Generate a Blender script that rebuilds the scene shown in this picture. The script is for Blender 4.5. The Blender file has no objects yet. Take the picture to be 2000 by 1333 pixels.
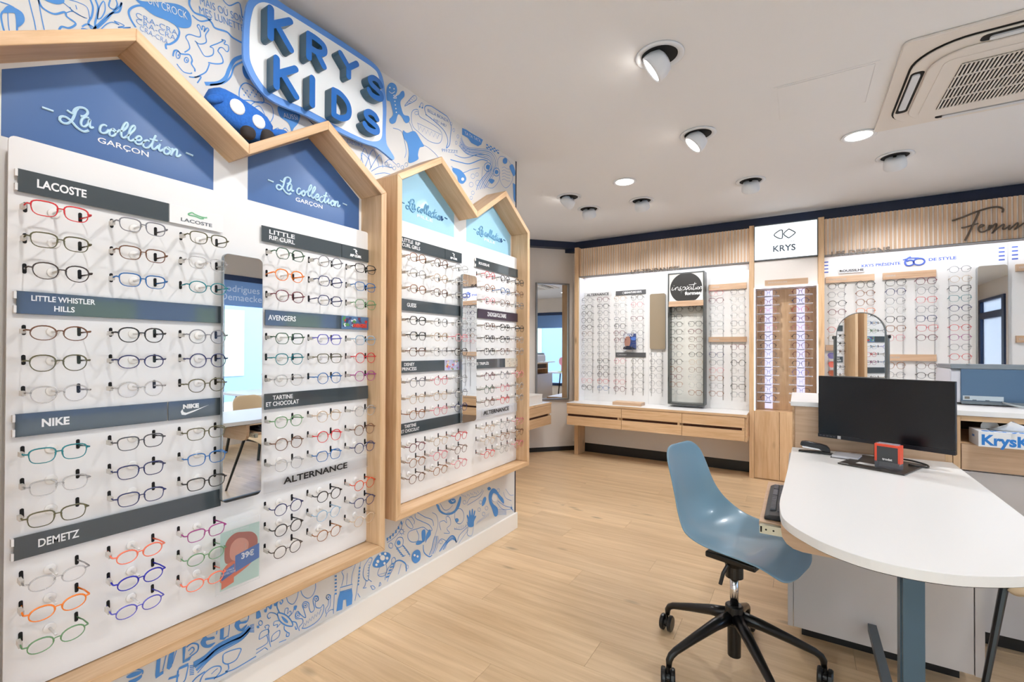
import bpy, bmesh, math, random
from mathutils import Vector, Matrix
random.seed(7)
S = bpy.context.scene
COL = S.collection
PI = math.pi
# ---------------------------------------------------------------- camera
FPX = 899.2; YAW = math.atan(560/FPX); PIT = .0072; ROL = .003; SHY = 10.5; CH = 1.30
cam_d = bpy.data.cameras.new('camera'); cam = bpy.data.objects.new('camera', cam_d); COL.objects.link(cam)
Fv = Vector((-math.sin(YAW)*math.cos(PIT), math.cos(YAW)*math.cos(PIT), math.sin(PIT)))
Rv = Vector((math.cos(YAW), math.sin(YAW), 0)); Uv = Rv.cross(Fv)
R2 = Rv*math.cos(ROL)+Uv*math.sin(ROL); U2 = Uv*math.cos(ROL)-Rv*math.sin(ROL)
cam.matrix_world = Matrix(((R2.x, U2.x, -Fv.x, 0), (R2.y, U2.y, -Fv.y, 0), (R2.z, U2.z, -Fv.z, CH), (0, 0, 0, 1)))
cam_d.sensor_width = 36; cam_d.lens = FPX*36/2000; cam_d.shift_y = SHY/2000; cam_d.clip_start = .02
S.camera = cam
def ray(x, y): return Fv+R2*((x-1000)/FPX)-U2*((y-666.5-SHY)/FPX)
def pX(x, y, X):
    d = ray(x, y); t = X/d.x; return (t*d.y, CH+t*d.z)      # (Y,Z) on the plane X=const
def pY(x, y, Y):
    d = ray(x, y); t = Y/d.y; return (t*d.x, CH+t*d.z)      # (X,Z) on the plane Y=const
# ---------------------------------------------------------------- exposure, world
S.view_settings.view_transform = 'Standard'; S.view_settings.look = 'None'
S.view_settings.gamma = 1; S.view_settings.use_curve_mapping = False
S.view_settings.exposure = 0.60
W = bpy.data.worlds.new('sky'); S.world = W; W.use_nodes = True
nt = W.node_tree; bg = nt.nodes['Background']; bg.inputs[0].default_value = (.80, .90, 1, 1); bg.inputs[1].default_value = 5.6
# ---------------------------------------------------------------- lights
def area(name, loc, rot, sx, sy, power, col=(1, 1, 1)):
    l = bpy.data.lights.new(name, 'AREA'); l.shape = 'RECTANGLE'; l.size = sx; l.size_y = sy; l.energy = power; l.color = col
    o = bpy.data.objects.new(name, l); o.location = loc; o.rotation_euler = rot; COL.objects.link(o); return o
def spot(name, loc, d, power, ang=60, r=.04, col=(.985, .99, 1)):
    l = bpy.data.lights.new(name, 'SPOT'); l.energy = power; l.spot_size = math.radians(ang); l.spot_blend = .6; l.shadow_soft_size = r; l.color = col
    o = bpy.data.objects.new(name, l); o.location = loc; o.rotation_euler = Vector(d).to_track_quat('-Z', 'Y').to_euler(); COL.objects.link(o); return o
CZ = 2.68
for nm, loc, rot, sx, sy in (('window_portal', (3.21, 3.15, 1.325), (0, math.radians(90), 0), 1.95, 3.9), ('entrance_portal', (.6, -2.51, 1.175), (math.radians(90), 0, 0), 3.6, 2.35)):
    area(nm, loc, rot, sx, sy, 1).data.cycles.is_portal = True
# ---------------------------------------------------------------- materials
def lin(c): return tuple(((v/255)/12.92 if v/255 <= .04045 else ((v/255+.055)/1.055)**2.4) for v in c)
MATS = {}
def mat(name, rgb, rough=.5, metal=0., emit=0., alpha=1., trans=0., spec=.5, bump=0., bscale=60., var=0., coat=0.):
    if name in MATS: return MATS[name]
    m = bpy.data.materials.new(name); m.use_nodes = True; MATS[name] = m
    t = m.node_tree; b = t.nodes['Principled BSDF']; c = lin(rgb)+(1,)
    b.inputs['Base Color'].default_value = c; b.inputs['Roughness'].default_value = rough; b.inputs['Metallic'].default_value = metal
    b.inputs['Specular IOR Level'].default_value = spec; b.inputs['Coat Weight'].default_value = coat
    if emit: b.inputs['Emission Color'].default_value = c; b.inputs['Emission Strength'].default_value = emit
    if alpha < 1: b.inputs['Alpha'].default_value = alpha
    if trans: b.inputs['Transmission Weight'].default_value = trans
    if bump or var:
        tc = t.nodes.new('ShaderNodeTexCoord'); n = t.nodes.new('ShaderNodeTexNoise'); n.inputs['Scale'].default_value = bscale; n.inputs['Detail'].default_value = 3
        t.links.new(tc.outputs['Object'], n.inputs['Vector'])
        if bump:
            bp = t.nodes.new('ShaderNodeBump'); bp.inputs['Strength'].default_value = bump; bp.inputs['Distance'].default_value = .002
            t.links.new(n.outputs[0], bp.inputs['Height']); t.links.new(bp.outputs[0], b.inputs['Normal'])
        if var:
            hs = t.nodes.new('ShaderNodeMapRange'); hs.inputs[3].default_value = 1-var; hs.inputs[4].default_value = 1+var
            mx = t.nodes.new('ShaderNodeVectorMath'); mx.operation = 'SCALE'; mx.inputs[0].default_value = c[:3]
            t.links.new(n.outputs[0], hs.inputs[0]); t.links.new(hs.outputs[0], mx.inputs['Scale']); t.links.new(mx.outputs[0], b.inputs['Base Color'])
    return m
def wood(name, c1, c2, axis=0, rough=.45, rnd=.12, sc=1., knots=True, coat=0.):
    """oak-like grain running along the given axis, in object space, shifted per object"""
    if name in MATS: return MATS[name]
    m = bpy.data.materials.new(name); m.use_nodes = True; MATS[name] = m
    t = m.node_tree; b = t.nodes['Principled BSDF']; N = t.nodes.new; K = t.links.new
    tc = N('ShaderNodeTexCoord'); oi = N('ShaderNodeObjectInfo'); mp = N('ShaderNodeMapping')
    s = [26*sc]*3; s[axis] = 1.6*sc; mp.inputs['Scale'].default_value = s
    ad = N('ShaderNodeVectorMath'); ad.operation = 'ADD'; ml = N('ShaderNodeMath'); ml.operation = 'MULTIPLY'; ml.inputs[1].default_value = 37.
    K(oi.outputs['Random'], ml.inputs[0]); K(tc.outputs['Object'], mp.inputs[0]); K(mp.outputs[0], ad.inputs[0]); K(ml.outputs[0], ad.inputs[1])
    n1 = N('ShaderNodeTexNoise'); n1.inputs['Scale'].default_value = 1.; n1.inputs['Detail'].default_value = 5; n1.inputs['Roughness'].default_value = .62; n1.inputs['Distortion'].default_value = .7
    K(ad.outputs[0], n1.inputs['Vector'])
    n2 = N('ShaderNodeTexNoise'); n2.inputs['Scale'].default_value = 4.5; n2.inputs['Detail'].default_value = 2
    K(ad.outputs[0], n2.inputs['Vector'])
    a = N('ShaderNodeMath'); a.operation = 'MULTIPLY_ADD'; a.inputs[1].default_value = .35; K(n2.outputs[0], a.inputs[0]); K(n1.outputs[0], a.inputs[2])
    cr = N('ShaderNodeMapRange'); cr.inputs[1].default_value = .42; cr.inputs[2].default_value = .92; K(a.outputs[0], cr.inputs[0])
    mx = N('ShaderNodeMix'); mx.data_type = 'RGBA'; mx.inputs[6].default_value = lin(c1)+(1,); mx.inputs[7].default_value = lin(c2)+(1,); K(cr.outputs[0], mx.inputs[0])
    out = mx.outputs[2]
    if knots:
        mp2 = N('ShaderNodeMapping'); s2 = [5.5]*3; s2[axis] = 2.2; mp2.inputs['Scale'].default_value = s2
        ad2 = N('ShaderNodeVectorMath'); ad2.operation = 'ADD'; K(tc.outputs['Object'], mp2.inputs[0]); K(mp2.outputs[0], ad2.inputs[0]); K(ml.outputs[0], ad2.inputs[1])
        vo = N('ShaderNodeTexVoronoi'); vo.inputs['Scale'].default_value = 1.; K(ad2.outputs[0], vo.inputs['Vector'])
        kr = N('ShaderNodeMapRange'); kr.inputs[1].default_value = .03; kr.inputs[2].default_value = .13; kr.inputs[3].default_value = .55; kr.inputs[4].default_value = 0.; K(vo.outputs['Distance'], kr.inputs[0])
        m2 = N('ShaderNodeMix'); m2.data_type = 'RGBA'; m2.inputs[7].default_value = lin([int(v*.55) for v in c2])+(1,); K(kr.outputs[0], m2.inputs[0]); K(out, m2.inputs[6]); out = m2.outputs[2]
    rr = N('ShaderNodeMapRange'); rr.inputs[3].default_value = 1-rnd; rr.inputs[4].default_value = 1+rnd*.6; K(oi.outputs['Random'], rr.inputs[0])
    sc_ = N('ShaderNodeVectorMath'); sc_.operation = 'SCALE'; K(out, sc_.inputs[0]); K(rr.outputs[0], sc_.inputs['Scale']); K(sc_.outputs[0], b.inputs['Base Color'])
    b.inputs['Roughness'].default_value = rough; b.inputs['Coat Weight'].default_value = coat; b.inputs['Coat Roughness'].default_value = .2
    bp = N('ShaderNodeBump'); bp.inputs['Strength'].default_value = .15; bp.inputs['Distance'].default_value = .001; K(a.outputs[0], bp.inputs['Height']); K(bp.outputs[0], b.inputs['Normal'])
    return m
def clear(name, rgb, mixf=.12, rough=.05, tint=None, ior=1.45, gloss=False):
    """thin clear plastic or glass: mostly see-through with a glossy surface"""
    if name in MATS: return MATS[name]
    m = bpy.data.materials.new(name); m.use_nodes = True; MATS[name] = m; t = m.node_tree; t.nodes.clear(); N = t.nodes.new; K = t.links.new
    o = N('ShaderNodeOutputMaterial'); tr = N('ShaderNodeBsdfTransparent'); tr.inputs[0].default_value = (lin(tint) if tint else (1, 1, 1))+(1,)
    g = N('ShaderNodeBsdfGlossy' if gloss else 'ShaderNodeBsdfPrincipled'); g.inputs['Color' if gloss else 'Base Color'].default_value = lin(rgb)+(1,); g.inputs['Roughness'].default_value = rough
    fr = N('ShaderNodeFresnel'); fr.inputs[0].default_value = ior; ad = N('ShaderNodeMath'); ad.operation = 'ADD'; ad.use_clamp = True; ad.inputs[1].default_value = mixf
    K(fr.outputs[0], ad.inputs[0]); mx = N('ShaderNodeMixShader'); K(ad.outputs[0], mx.inputs[0]); K(tr.outputs[0], mx.inputs[1]); K(g.outputs[0], mx.inputs[2]); K(mx.outputs[0], o.inputs[0])
    return m
OAK1, OAK2 = (232, 198, 158), (202, 160, 116)
oak_x = wood('oak_grain_x', OAK1, OAK2, 0); oak_y = wood('oak_grain_y', OAK1, OAK2, 1); oak_z = wood('oak_grain_z', OAK1, OAK2, 2)
SL1, SL2 = (232, 202, 170), (206, 168, 132)
slat_m = wood('slat_oak', SL1, SL2, 2, rnd=.14, knots=False)
greyoak_x = wood('washed_oak_x', (222, 190, 158), (190, 152, 120), 0)
floor_m = wood('floor_oak', (236, 206, 166), (206, 172, 130), 0, rough=.38, rnd=.07, sc=.7, coat=.08)
white = mat('white_laminate', (238, 236, 234), .35)
panelw = mat('white_panel', (236, 234, 232), .3)
ceil_m = mat('ceiling_paint', (230, 231, 234), .9, bump=.05, bscale=300)
wallp = mat('wallpaper_white', (220, 217, 213), .7)
paint = mat('warm_grey_paint', (222, 214, 206), .8)
grey = mat('grey_laminate', (196, 190, 188), .35)
navy = mat('navy_paint', (14, 30, 62), .45)
black = mat('black_plastic', (16, 16, 18), .4)
blackm = mat('black_metal', (14, 14, 15), .28)
dark = mat('dark_recess', (8, 8, 9), .8)
steel = mat('brushed_steel', (170, 172, 172), .3, 1.)
chrome = mat('chrome', (215, 215, 218), .12, 1.)
mirror_m = mat('mirror_glass', (235, 238, 240), .01, 1.)
lens_m = clear('lens_glass', (240, 244, 250), .01, .03, ior=1.16, gloss=True)
acryl = clear('acrylic', (250, 250, 252), .05, .15, ior=1.2)
clearp = mat('peg_white', (240, 237, 233), .35)
print_blue = mat('wallpaper_print', (84, 146, 214), .7)
# ---------------------------------------------------------------- mesh helpers
class MB:
    def __init__(s): s.v = []; s.f = []
    def add(s, vs, fs):
        n = len(s.v); s.v += [tuple(v) for v in vs]; s.f += [tuple(i+n for i in f) for f in fs]; return s
    def box(s, x0, x1, y0, y1, z0, z1):
        vs = [(x, y, z) for x in (x0, x1) for y in (y0, y1) for z in (z0, z1)]
        return s.add(vs, [(0, 1, 3, 2), (4, 6, 7, 5), (0, 4, 5, 1), (2, 3, 7, 6), (0, 2, 6, 4), (1, 5, 7, 3)])
    def prism(s, poly, a, b, ax='x'):
        """2-D polygon extruded from a to b along an axis; poly holds the two other coordinates in order"""
        def P(p, t): return {'x': (t, p[0], p[1]), 'y': (p[0], t, p[1]), 'z': (p[0], p[1], t)}[ax]
        n = len(poly); vs = [P(p, a) for p in poly]+[P(p, b) for p in poly]
        return s.add(vs, [tuple(range(n-1, -1, -1)), tuple(range(n, 2*n))]+[(i, (i+1) % n, n+(i+1) % n, n+i) for i in range(n)])
    def tube(s, pts, r, n=8, closed=False, flat=1., caps=True, up=None):
        pts = [Vector(p) for p in pts]; m = len(pts); vs = []
        rs = r if isinstance(r, (list, tuple)) else [r]*m; prev = None
        for i, p in enumerate(pts):
            if closed: d = pts[(i+1) % m]-pts[i-1]
            else: d = pts[min(i+1, m-1)]-pts[max(i-1, 0)]
            d.normalize()
            if up is not None: a = d.cross(Vector(up))
            elif prev is None: a = d.cross(Vector((0, 0, 1)) if abs(d.z) < .9 else Vector((1, 0, 0)))
            else: a = prev-d*prev.dot(d)
            a.normalize(); prev = a; b = d.cross(a)
            for k in range(n):
                t = 2*PI*k/n+PI/n; vs.append(p+a*(math.cos(t)*rs[i])+b*(math.sin(t)*rs[i]*flat))
        fs = [(i*n+k, i*n+(k+1) % n, ((i+1) % m)*n+(k+1) % n, ((i+1) % m)*n+k) for i in range(m if closed else m-1) for k in range(n)]
        if not closed and caps: fs += [tuple(range(n-1, -1, -1)), tuple((m-1)*n+k for k in range(n))]
        return s.add(vs, fs)
    def lathe(s, prof, c=(0, 0, 0), n=24, ax=None):
        """profile of (r,z) turned about z (or about the axis vector ax) at c"""
        c = Vector(c); q = Vector((0, 0, 1)).rotation_difference(Vector(ax).normalized()) if ax else None
        vs = []
        for r, z in prof:
            for k in range(n):
                p = Vector((r*math.cos(2*PI*k/n), r*math.sin(2*PI*k/n), z))
                if q: p = q @ p
                vs.append(c+p)
        m = len(prof); fs = [(i*n+k, i*n+(k+1) % n, (i+1)*n+(k+1) % n, (i+1)*n+k) for i in range(m-1) for k in range(n)]
        if prof[0][0] > 1e-6: fs.append(tuple(range(n-1, -1, -1)))
        if prof[-1][0] > 1e-6: fs.append(tuple((m-1)*n+k for k in range(n)))
        return s.add(vs, fs)
    def mesh(s, name, org=(0, 0, 0), smooth=False):
        me = bpy.data.meshes.new(name); o = Vector(org); me.from_pydata([Vector(v)-o for v in s.v], [], s.f)
        bm = bmesh.new(); bm.from_mesh(me); bmesh.ops.recalc_face_normals(bm, faces=bm.faces); bm.to_mesh(me); bm.free()
        if smooth: me.polygons.foreach_set('use_smooth', [True]*len(me.polygons))
        me.update(); return me
ORG = {}
def props(o, label=None, cat=None, group=None, kind=None):
    if label: o['label'] = label
    if cat: o['category'] = cat
    if group: o['group'] = group
    if kind: o['kind'] = kind
    return o
def thing(name, label, cat, loc=(0, 0, 0), group=None, rz=0):
    o = bpy.data.objects.new(name, None); o.empty_display_size = .05; o.location = loc; o.rotation_euler.z = rz; COL.objects.link(o); ORG[o.name] = Vector(loc)
    return props(o, label, cat, group)
def put(name, me, m, parent=None, label=None, org=None, bev=0, smooth=None, kind=None):
    """link mesh data (built in world coordinates relative to org of the parent) as one object"""
    o = bpy.data.objects.new(name, me); COL.objects.link(o)
    if m is not None:
        if len(me.materials) == 0: me.materials.append(m)
    if parent is not None: o.parent = parent; ORG[o.name] = ORG.get(parent.name, Vector((0, 0, 0)))
    elif org is not None: o.location = org; ORG[o.name] = Vector(org)
    if label: o['label'] = label
    if kind: o['kind'] = kind
    if bev:
        b = o.modifiers.new('bevel', 'BEVEL'); b.width = bev; b.segments = 2; b.limit_method = 'ANGLE'
    return o
def part(name, mb, m, parent, label=None, bev=0, smooth=False, kind=None):
    return put(name, mb.mesh(name, ORG.get(parent.name, (0, 0, 0)), smooth), m, parent, label, bev=bev, kind=kind)
def solo(name, mb, m, org, label=None, cat=None, group=None, kind=None, bev=0, smooth=False):
    o = put(name, mb.mesh(name, org, smooth), m, None, org=org, bev=bev); return props(o, label, cat, group, kind)
def struct(name, mb, m, org=(0, 0, 0), bev=0): return solo(name, mb, m, org, kind='structure', bev=bev)
def cat_rom(p, k=5, closed=False):
    if len(p) < 3: return [tuple(q) for q in p]
    out = []; n = len(p); rng = range(n) if closed else range(n-1)
    for i in rng:
        g = (lambda j: p[j % n]) if closed else (lambda j: p[max(0, min(n-1, j))])
        a, b, c, d = g(i-1), g(i), g(i+1), g(i+2)
        for q in range(k):
            t = q/k; out.append(tuple(.5*((2*b[e])+(-a[e]+c[e])*t+(2*a[e]-5*b[e]+4*c[e]-d[e])*t*t+(-a[e]+3*b[e]-3*c[e]+d[e])*t**3) for e in range(len(b))))
    if not closed: out.append(tuple(p[-1]))
    return out
def ribbon(mb, pts, w, P, closed=False):
    """flat stroke of width w through 2-D points; P maps 2-D to 3-D"""
    n = len(pts)
    if n < 2: return
    L = []; R = []
    for i in range(n):
        a = pts[i-1] if (closed or i) else pts[0]; b = pts[(i+1) % n] if (closed or i < n-1) else pts[-1]
        dx, dy = b[0]-a[0], b[1]-a[1]; l = math.hypot(dx, dy) or 1e-9
        ww = w/2; L.append(P((pts[i][0]-dy/l*ww, pts[i][1]+dx/l*ww))); R.append(P((pts[i][0]+dy/l*ww, pts[i][1]-dx/l*ww)))
    vs = L+R; m = n if closed else n-1
    mb.add(vs, [(i, (i+1) % n, n+(i+1) % n, n+i) for i in range(m)])
ROTL = Matrix(((0, 0, 1), (1, 0, 0), (0, 1, 0)))      # text lying on a wall that faces +X
ROTB = Matrix(((1, 0, 0), (0, 0, -1), (0, 1, 0)))     # text lying on a wall that faces -Y
ROTF = Matrix(((1, 0, 0), (0, 1, 0), (0, 0, 1)))
def text(s, size, pos, rot, m, parent, name='lettering', ex=.0006, bold=0., sx=1., align='LEFT', spc=1., bev=0., label=None, shear=0., line=1., fit=None):
    c = bpy.data.curves.new(name, 'FONT'); c.body = s; c.size = size; c.extrude = ex; c.offset = bold; c.align_x = align; c.align_y = 'CENTER'; c.space_character = spc; c.resolution_u = 3; c.shear = shear; c.space_line = line
    if bev: c.bevel_depth = bev; c.bevel_resolution = 1
    o = bpy.data.objects.new(name, c); COL.objects.link(o); bpy.context.view_layer.update()
    me = bpy.data.meshes.new_from_object(o.evaluated_get(bpy.context.evaluated_depsgraph_get())); bpy.data.objects.remove(o); bpy.data.curves.remove(c)
    org = ORG.get(parent.name, Vector((0, 0, 0))) if parent else Vector((0, 0, 0))
    if fit:     # stretch the line so that it spans exactly fit metres
        xs = [v.co.x for v in me.vertices]; w = max(xs)-min(xs); me.transform(Matrix.Translation((-min(xs) if align == 'LEFT' else 0, 0, 0))); sx = fit/w
    M = Matrix.Translation(Vector(pos)-org) @ rot.to_4x4() @ Matrix.Diagonal((sx, 1, 1, 1)); me.transform(M); me.materials.clear(); me.name = name
    return put(name, me, m, parent, label)
# ================================================================ ROOM
XW, YE = -1.757, 2.862           # papered partition wall and its end
struct('ceiling', MB().box(-3.05, 3.3, -2.6, 5.55, CZ, CZ+.08), ceil_m)
fl = struct('floor', MB().box(-3.05, 3.3, -2.6, 5.62, -.06, -.013), mat('subfloor', (90, 70, 50), .9))
random.seed(3); PW, PL = .19, 1.28
r = 0; y = -2.6
while y < 5.6:
    off = [0, .47, .93, .21, .72][r % 5]*PL; x = -3.04-off
    while x < 3.28:
        x0, x1 = max(x, -3.04), min(x+PL, 3.28); y1 = min(y+PW, 5.61)
        if x1-x0 > .02:
            o = put('plank', MB().box(x0-(x0+x1)/2+.0005, x1-(x0+x1)/2-.0005, -(y1-y)/2+.0004, (y1-y)/2-.0004, -.013, 0).mesh('plank'), floor_m, fl)
            o.location = ((x0+x1)/2, (y+y1)/2, 0)
        x += PL
    y += PW; r += 1
struct('wall_left', MB().box(XW-.12, XW, -2.6, YE, 0, CZ), wallp)
solo('trim_1', MB().box(XW-.122, XW+.002, YE, YE+.012, 0, CZ), navy, (XW, YE, 0), kind='structure')
solo('baseboard_left', MB().box(XW, XW+.016, -2.6, YE+.02, 0, .115), mat('skirting_white', (240, 236, 230), .5), (XW, 0, 0), kind='structure', bev=.003)
struct('wall_recess', MB().box(-3.06, -2.96, 2.6, 5.2, 0, CZ), paint)
struct('wall_recess_side', MB().box(-3.06, XW-.12, 2.4, 2.5, 0, CZ), paint)
# diagonal wall
dv = Vector((.6895, .7243, 0)); P0 = Vector((-2.456, 5.539, 0)); nv = Vector((.7243, -.6895, 0))
def diag(u, w, z): p = P0+dv*u+nv*w; return (p.x, p.y, z)
def dbox(mb, u0, u1, w0, w1, z0, z1):
    vs = [diag(u, w, z) for u in (u0, u1) for w in (w0, w1) for z in (z0, z1)]
    return mb.add(vs, [(0, 1, 3, 2), (4, 6, 7, 5), (0, 4, 5, 1), (2, 3, 7, 6), (0, 2, 6, 4), (1, 5, 7, 3)])
solo('wall_corner', dbox(MB(), -.74, .0, -.08, 0, 0, 2.6), paint, (0, 0, 0), kind='structure')
solo('baseboard_corner', dbox(MB(), -.74, -.003, 0, .006, 0, .055), black, (0, 0, 0), kind='structure')
solo('trim_2', dbox(MB(), -.9, .1, .0, .10, 2.6, CZ), navy, (0, 0, 0), kind='structure')
struct('wall_back', MB().box(-2.5, 3.3, 5.5, 5.6, .115, CZ), paint)
solo('trim_3', MB().box(-2.6, 3.2, 5.42, 5.499, 2.555, CZ-.001), navy, (0, 5.42, 2.6), kind='structure')
solo('baseboard_back', MB().box(-2.45, 3.2, 5.52, 5.6, 0, .115), black, (0, 5.5, 0), kind='structure')
# right-hand wall with the shop window, front wall with the entrance (seen in the mirrors)
wr = MB().box(3.2, 3.3, -2.6, -2.45, 0, CZ).box(3.2, 3.3, -1.05, 1.2, 0, CZ).box(3.2, 3.3, -2.45, -1.05, 2.35, CZ).box(3.2, 3.3, 5.1, 5.6, 0, CZ).box(3.2, 3.3, 1.2, 5.1, 0, .35).box(3.2, 3.3, 1.2, 5.1, 2.3, CZ)
struct('wall_right', wr, paint)
wf = MB().box(-3.05, -1.2, -2.6, -2.5, 0, CZ).box(2.4, 3.3, -2.6, -2.5, 0, CZ).box(-1.2, 2.4, -2.6, -2.5, 2.35, CZ)
struct('wall_front', wf, paint)
navyf = mat('navy_frame', (24, 50, 88), .4)
w1 = solo('window_1', MB().box(3.18, 3.26, 1.2, 1.28, .35, 2.3).box(3.18, 3.26, 5.02, 5.1, .35, 2.3).box(3.18, 3.26, 1.28, 5.02, .35, .42).box(3.18, 3.26, 1.28, 5.02, 2.22, 2.3).box(3.19, 3.25, 3.12, 3.18, .42, 2.22), navyf, (3.2, 3.1, .35), kind='structure')
part('pane', MB().box(3.218, 3.224, 1.28, 5.02, .42, 2.22), clear('window_glass', (245, 248, 252), .0, .02), w1)
d1 = solo('door_1', MB().box(-.3, -.2, -2.56, -2.48, 0, 2.35).box(.8, .9, -2.56, -2.48, 0, 2.35).box(-.2, .8, -2.56, -2.48, 2.0, 2.12).box(-.2, .8, -2.56, -2.48, 0, .12).box(-.2, .8, -2.56, -2.48, 2.29, 2.35), navyf, (.3, -2.5, 0), kind='structure')
part('pane', MB().box(-.2, .8, -2.523, -2.517, .12, 2.0).box(-.2, .8, -2.523, -2.517, 2.12, 2.29), MATS['window_glass'], d1)
part('door_handle', MB().box(-.17, -.15, -2.47, -2.44, .9, 1.3).box(-.17, -.15, -2.49, -2.46, .92, .94).box(-.17, -.15, -2.49, -2.46, 1.26, 1.28), steel, d1)
for i, (a, b) in enumerate(((-1.2, -.3), (.9, 2.4))):
    w = solo('window_%d' % (i+2), MB().box(a, a+.06, -2.56, -2.48, 0, 2.35).box(b-.06, b, -2.56, -2.48, 0, 2.35).box(a+.06, b-.06, -2.56, -2.48, 2.0, 2.12).box(a+.06, b-.06, -2.56, -2.48, 0, .12).box(a+.06, b-.06, -2.56, -2.48, 2.29, 2.35), navyf, ((a+b)/2, -2.5, 0), kind='structure')
    part('pane', MB().box(a+.06, b-.06, -2.523, -2.517, .12, 2.0).box(a+.06, b-.06, -2.523, -2.517, 2.12, 2.29), MATS['window_glass'], w)
d2 = solo('door_2', MB().box(3.17, 3.27, -2.45, -2.33, 0, 2.35).box(3.17, 3.27, -1.17, -1.05, 0, 2.35).box(3.17, 3.27, -2.33, -1.17, 1.95, 2.08).box(3.17, 3.27, -2.33, -1.17, 0, .12).box(3.17, 3.27, -2.33, -1.17, 2.30, 2.35), navyf, (3.2, -1.75, 0), kind='structure')
part('pane', MB().box(3.217, 3.223, -2.33, -1.17, .12, 1.95).box(3.217, 3.223, -2.33, -1.17, 2.08, 2.30), MATS['window_glass'], d2)
# street outside
solo('pavement', MB().box(3.35, 14, -14, 14, -.2, -.05).box(-8, 3.35, -14, -2.65, -.2, -.05), mat('pavement', (170, 168, 165), .9, var=.06, bscale=8), (3.4, 0, 0), kind='structure')
bl = thing('street_building', 'pale rendered building across the street seen in the round-cornered mirror', 'building', (9, 3, 0))
part('facade', MB().box(9, 9.4, -3, 11, -.05, 6.5), mat('render', (120, 148, 196), .8), bl)
gw = mat('far_window', (150, 176, 150), .3)
for yy in (-1.5, .8, 3.1, 5.4, 7.7):
    for zz in (.6, 3.6): part('window', MB().box(8.97, 9.02, yy, yy+1.1, zz, zz+1.7), gw, bl)
bl2 = thing('street_shopfront', 'white shopfront across the street reflected in the wall mirrors', 'building', (0, -9, 0))
part('facade', MB().box(-8, 8, -9.4, -9, -.05, 6), mat('render2', (226, 226, 226), .8), bl2)
for xx in (-5, -2, 1, 4): part('window', MB().box(xx, xx+1.8, -9.02, -8.97, .4, 2.4), gw, bl2)
# ================================================================ WALLPAPER PRINT
wp_thin = MB(); wp_fill = MB()
XP_ = XW+.0012
def wpt(fn): return lambda p: (lambda q: (XP_, q[0], q[1]))(pX(*fn(*p), XW))
c1 = lambda x, y: (x/4, y/4)
c2 = lambda x, y: (400+x/3.077, y/3.077)
c3 = lambda x, y: (700+x*.2873, 950+y*.2873)
c4 = lambda x, y: (500+x*.18978, 1080+y*.18978)
c5 = lambda x, y: (x/4, 1000+y/4)
c6 = lambda x, y: (700+x*.2626+40, 700+y*.2626)
def _in(y, z):     # keep the print on the wall
    return z < CZ-.004 and z > .117 and y < YE-.004 and y > -.2
def WS(fn, pts, w=.0045, closed=False, k=5):
    P = wpt(fn); q = [pX(*fn(*p), XW) for p in cat_rom([tuple(map(float, t)) for t in pts], k, closed)]
    q = [t for t in q if _in(*t)]
    ribbon(wp_thin, q, w*(.95 if w < .008 else 1), lambda p: (XP_, p[0], p[1]), closed)
def WF(fn, pts, smooth=True):
    q = cat_rom([tuple(map(float, t)) for t in pts], 5, True) if smooth else pts
    q = [pX(*fn(*p), XW) for p in q]; q = [(max(-.2, min(YE-.004, a)), max(.117, min(CZ-.004, b))) for a, b in q]
    n = len(wp_fill.v); wp_fill.v += [(XP_+.0006, a, b) for a, b in q]; wp_fill.f.append(tuple(range(n, n+len(q))))
def circ(x, y, rx, ry=None, n=12, a0=0, a1=360):
    ry = ry or rx; return [(x+rx*math.cos(math.radians(a0+(a1-a0)*i/n)), y+ry*math.sin(math.radians(a0+(a1-a0)*i/n))) for i in range(n)]
# --- upper left: clothes, flask, hand
WF(c1, [(20, 100), (60, 45), (130, 70), (180, 110), (190, 170), (150, 210), (130, 205), (120, 110)])
WS(c1, [(10, 110), (50, 80), (120, 100), (130, 260), (90, 305), (40, 260), (15, 180)], .004, True)
WS(c1, [(60, 95), (65, 190), (75, 260)], .002); WS(c1, [(225, 0), (245, 80), (270, 180), (285, 270)], .0025); WS(c1, [(300, 0), (315, 90), (335, 190), (355, 275)], .0025)
WS(c1, [(0, 15), (60, 35), (110, 60)], .003)
WS(c1, [(300, 0), (330, 60), (420, 110), (505, 95), (520, 130), (590, 185), (540, 220), (480, 210), (455, 250), (430, 275)], .005)
WF(c1, [(345, 0), (440, 35), (500, 20), (480, -20), (380, -20)]); WF(c1, [(450, 250), (485, 240), (480, 275), (425, 275)])
for a in ((480, 10), (540, 60), (600, 110), (665, 140)), ((520, 100), (570, 90), (640, 130), (680, 145)), ((700, 150), (680, 60), (610, 20), (540, 0)), ((600, 75), (590, 40)), ((560, 90), (545, 55)): WS(c1, a, .0022)
for d in (0, 40): WS(c1, [(705+d, 0), (725+d, 60), (715+d, 130), (690+d*1.3, 180), (720+d*.6, 235)], .005)
for d in (0, 35): WS(c1, [(720+d, 240-d*.5), (780+d, 180-d*.3), (860+d*.5, 110-d*.3), (930, 90-d), (950, 20)], .005)
WS(c1, [(640, 210), (680, 190), (730, 215), (730, 240)], .004); WF(c1, [(635, 220), (690, 230), (705, 245), (640, 255)])
WS(c1, [(760, 150), (775, 60), (810, 10), (820, 80), (790, 140), (760, 150)], .003); WS(c1, [(860, 0), (850, 50), (890, 75), (915, 40), (905, 0)], .004)
WS(c1, [(780, 240), (830, 190), (880, 175), (930, 195), (890, 165), (970, 200), (920, 215), (1020, 215), (960, 225)], .0025)
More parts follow.
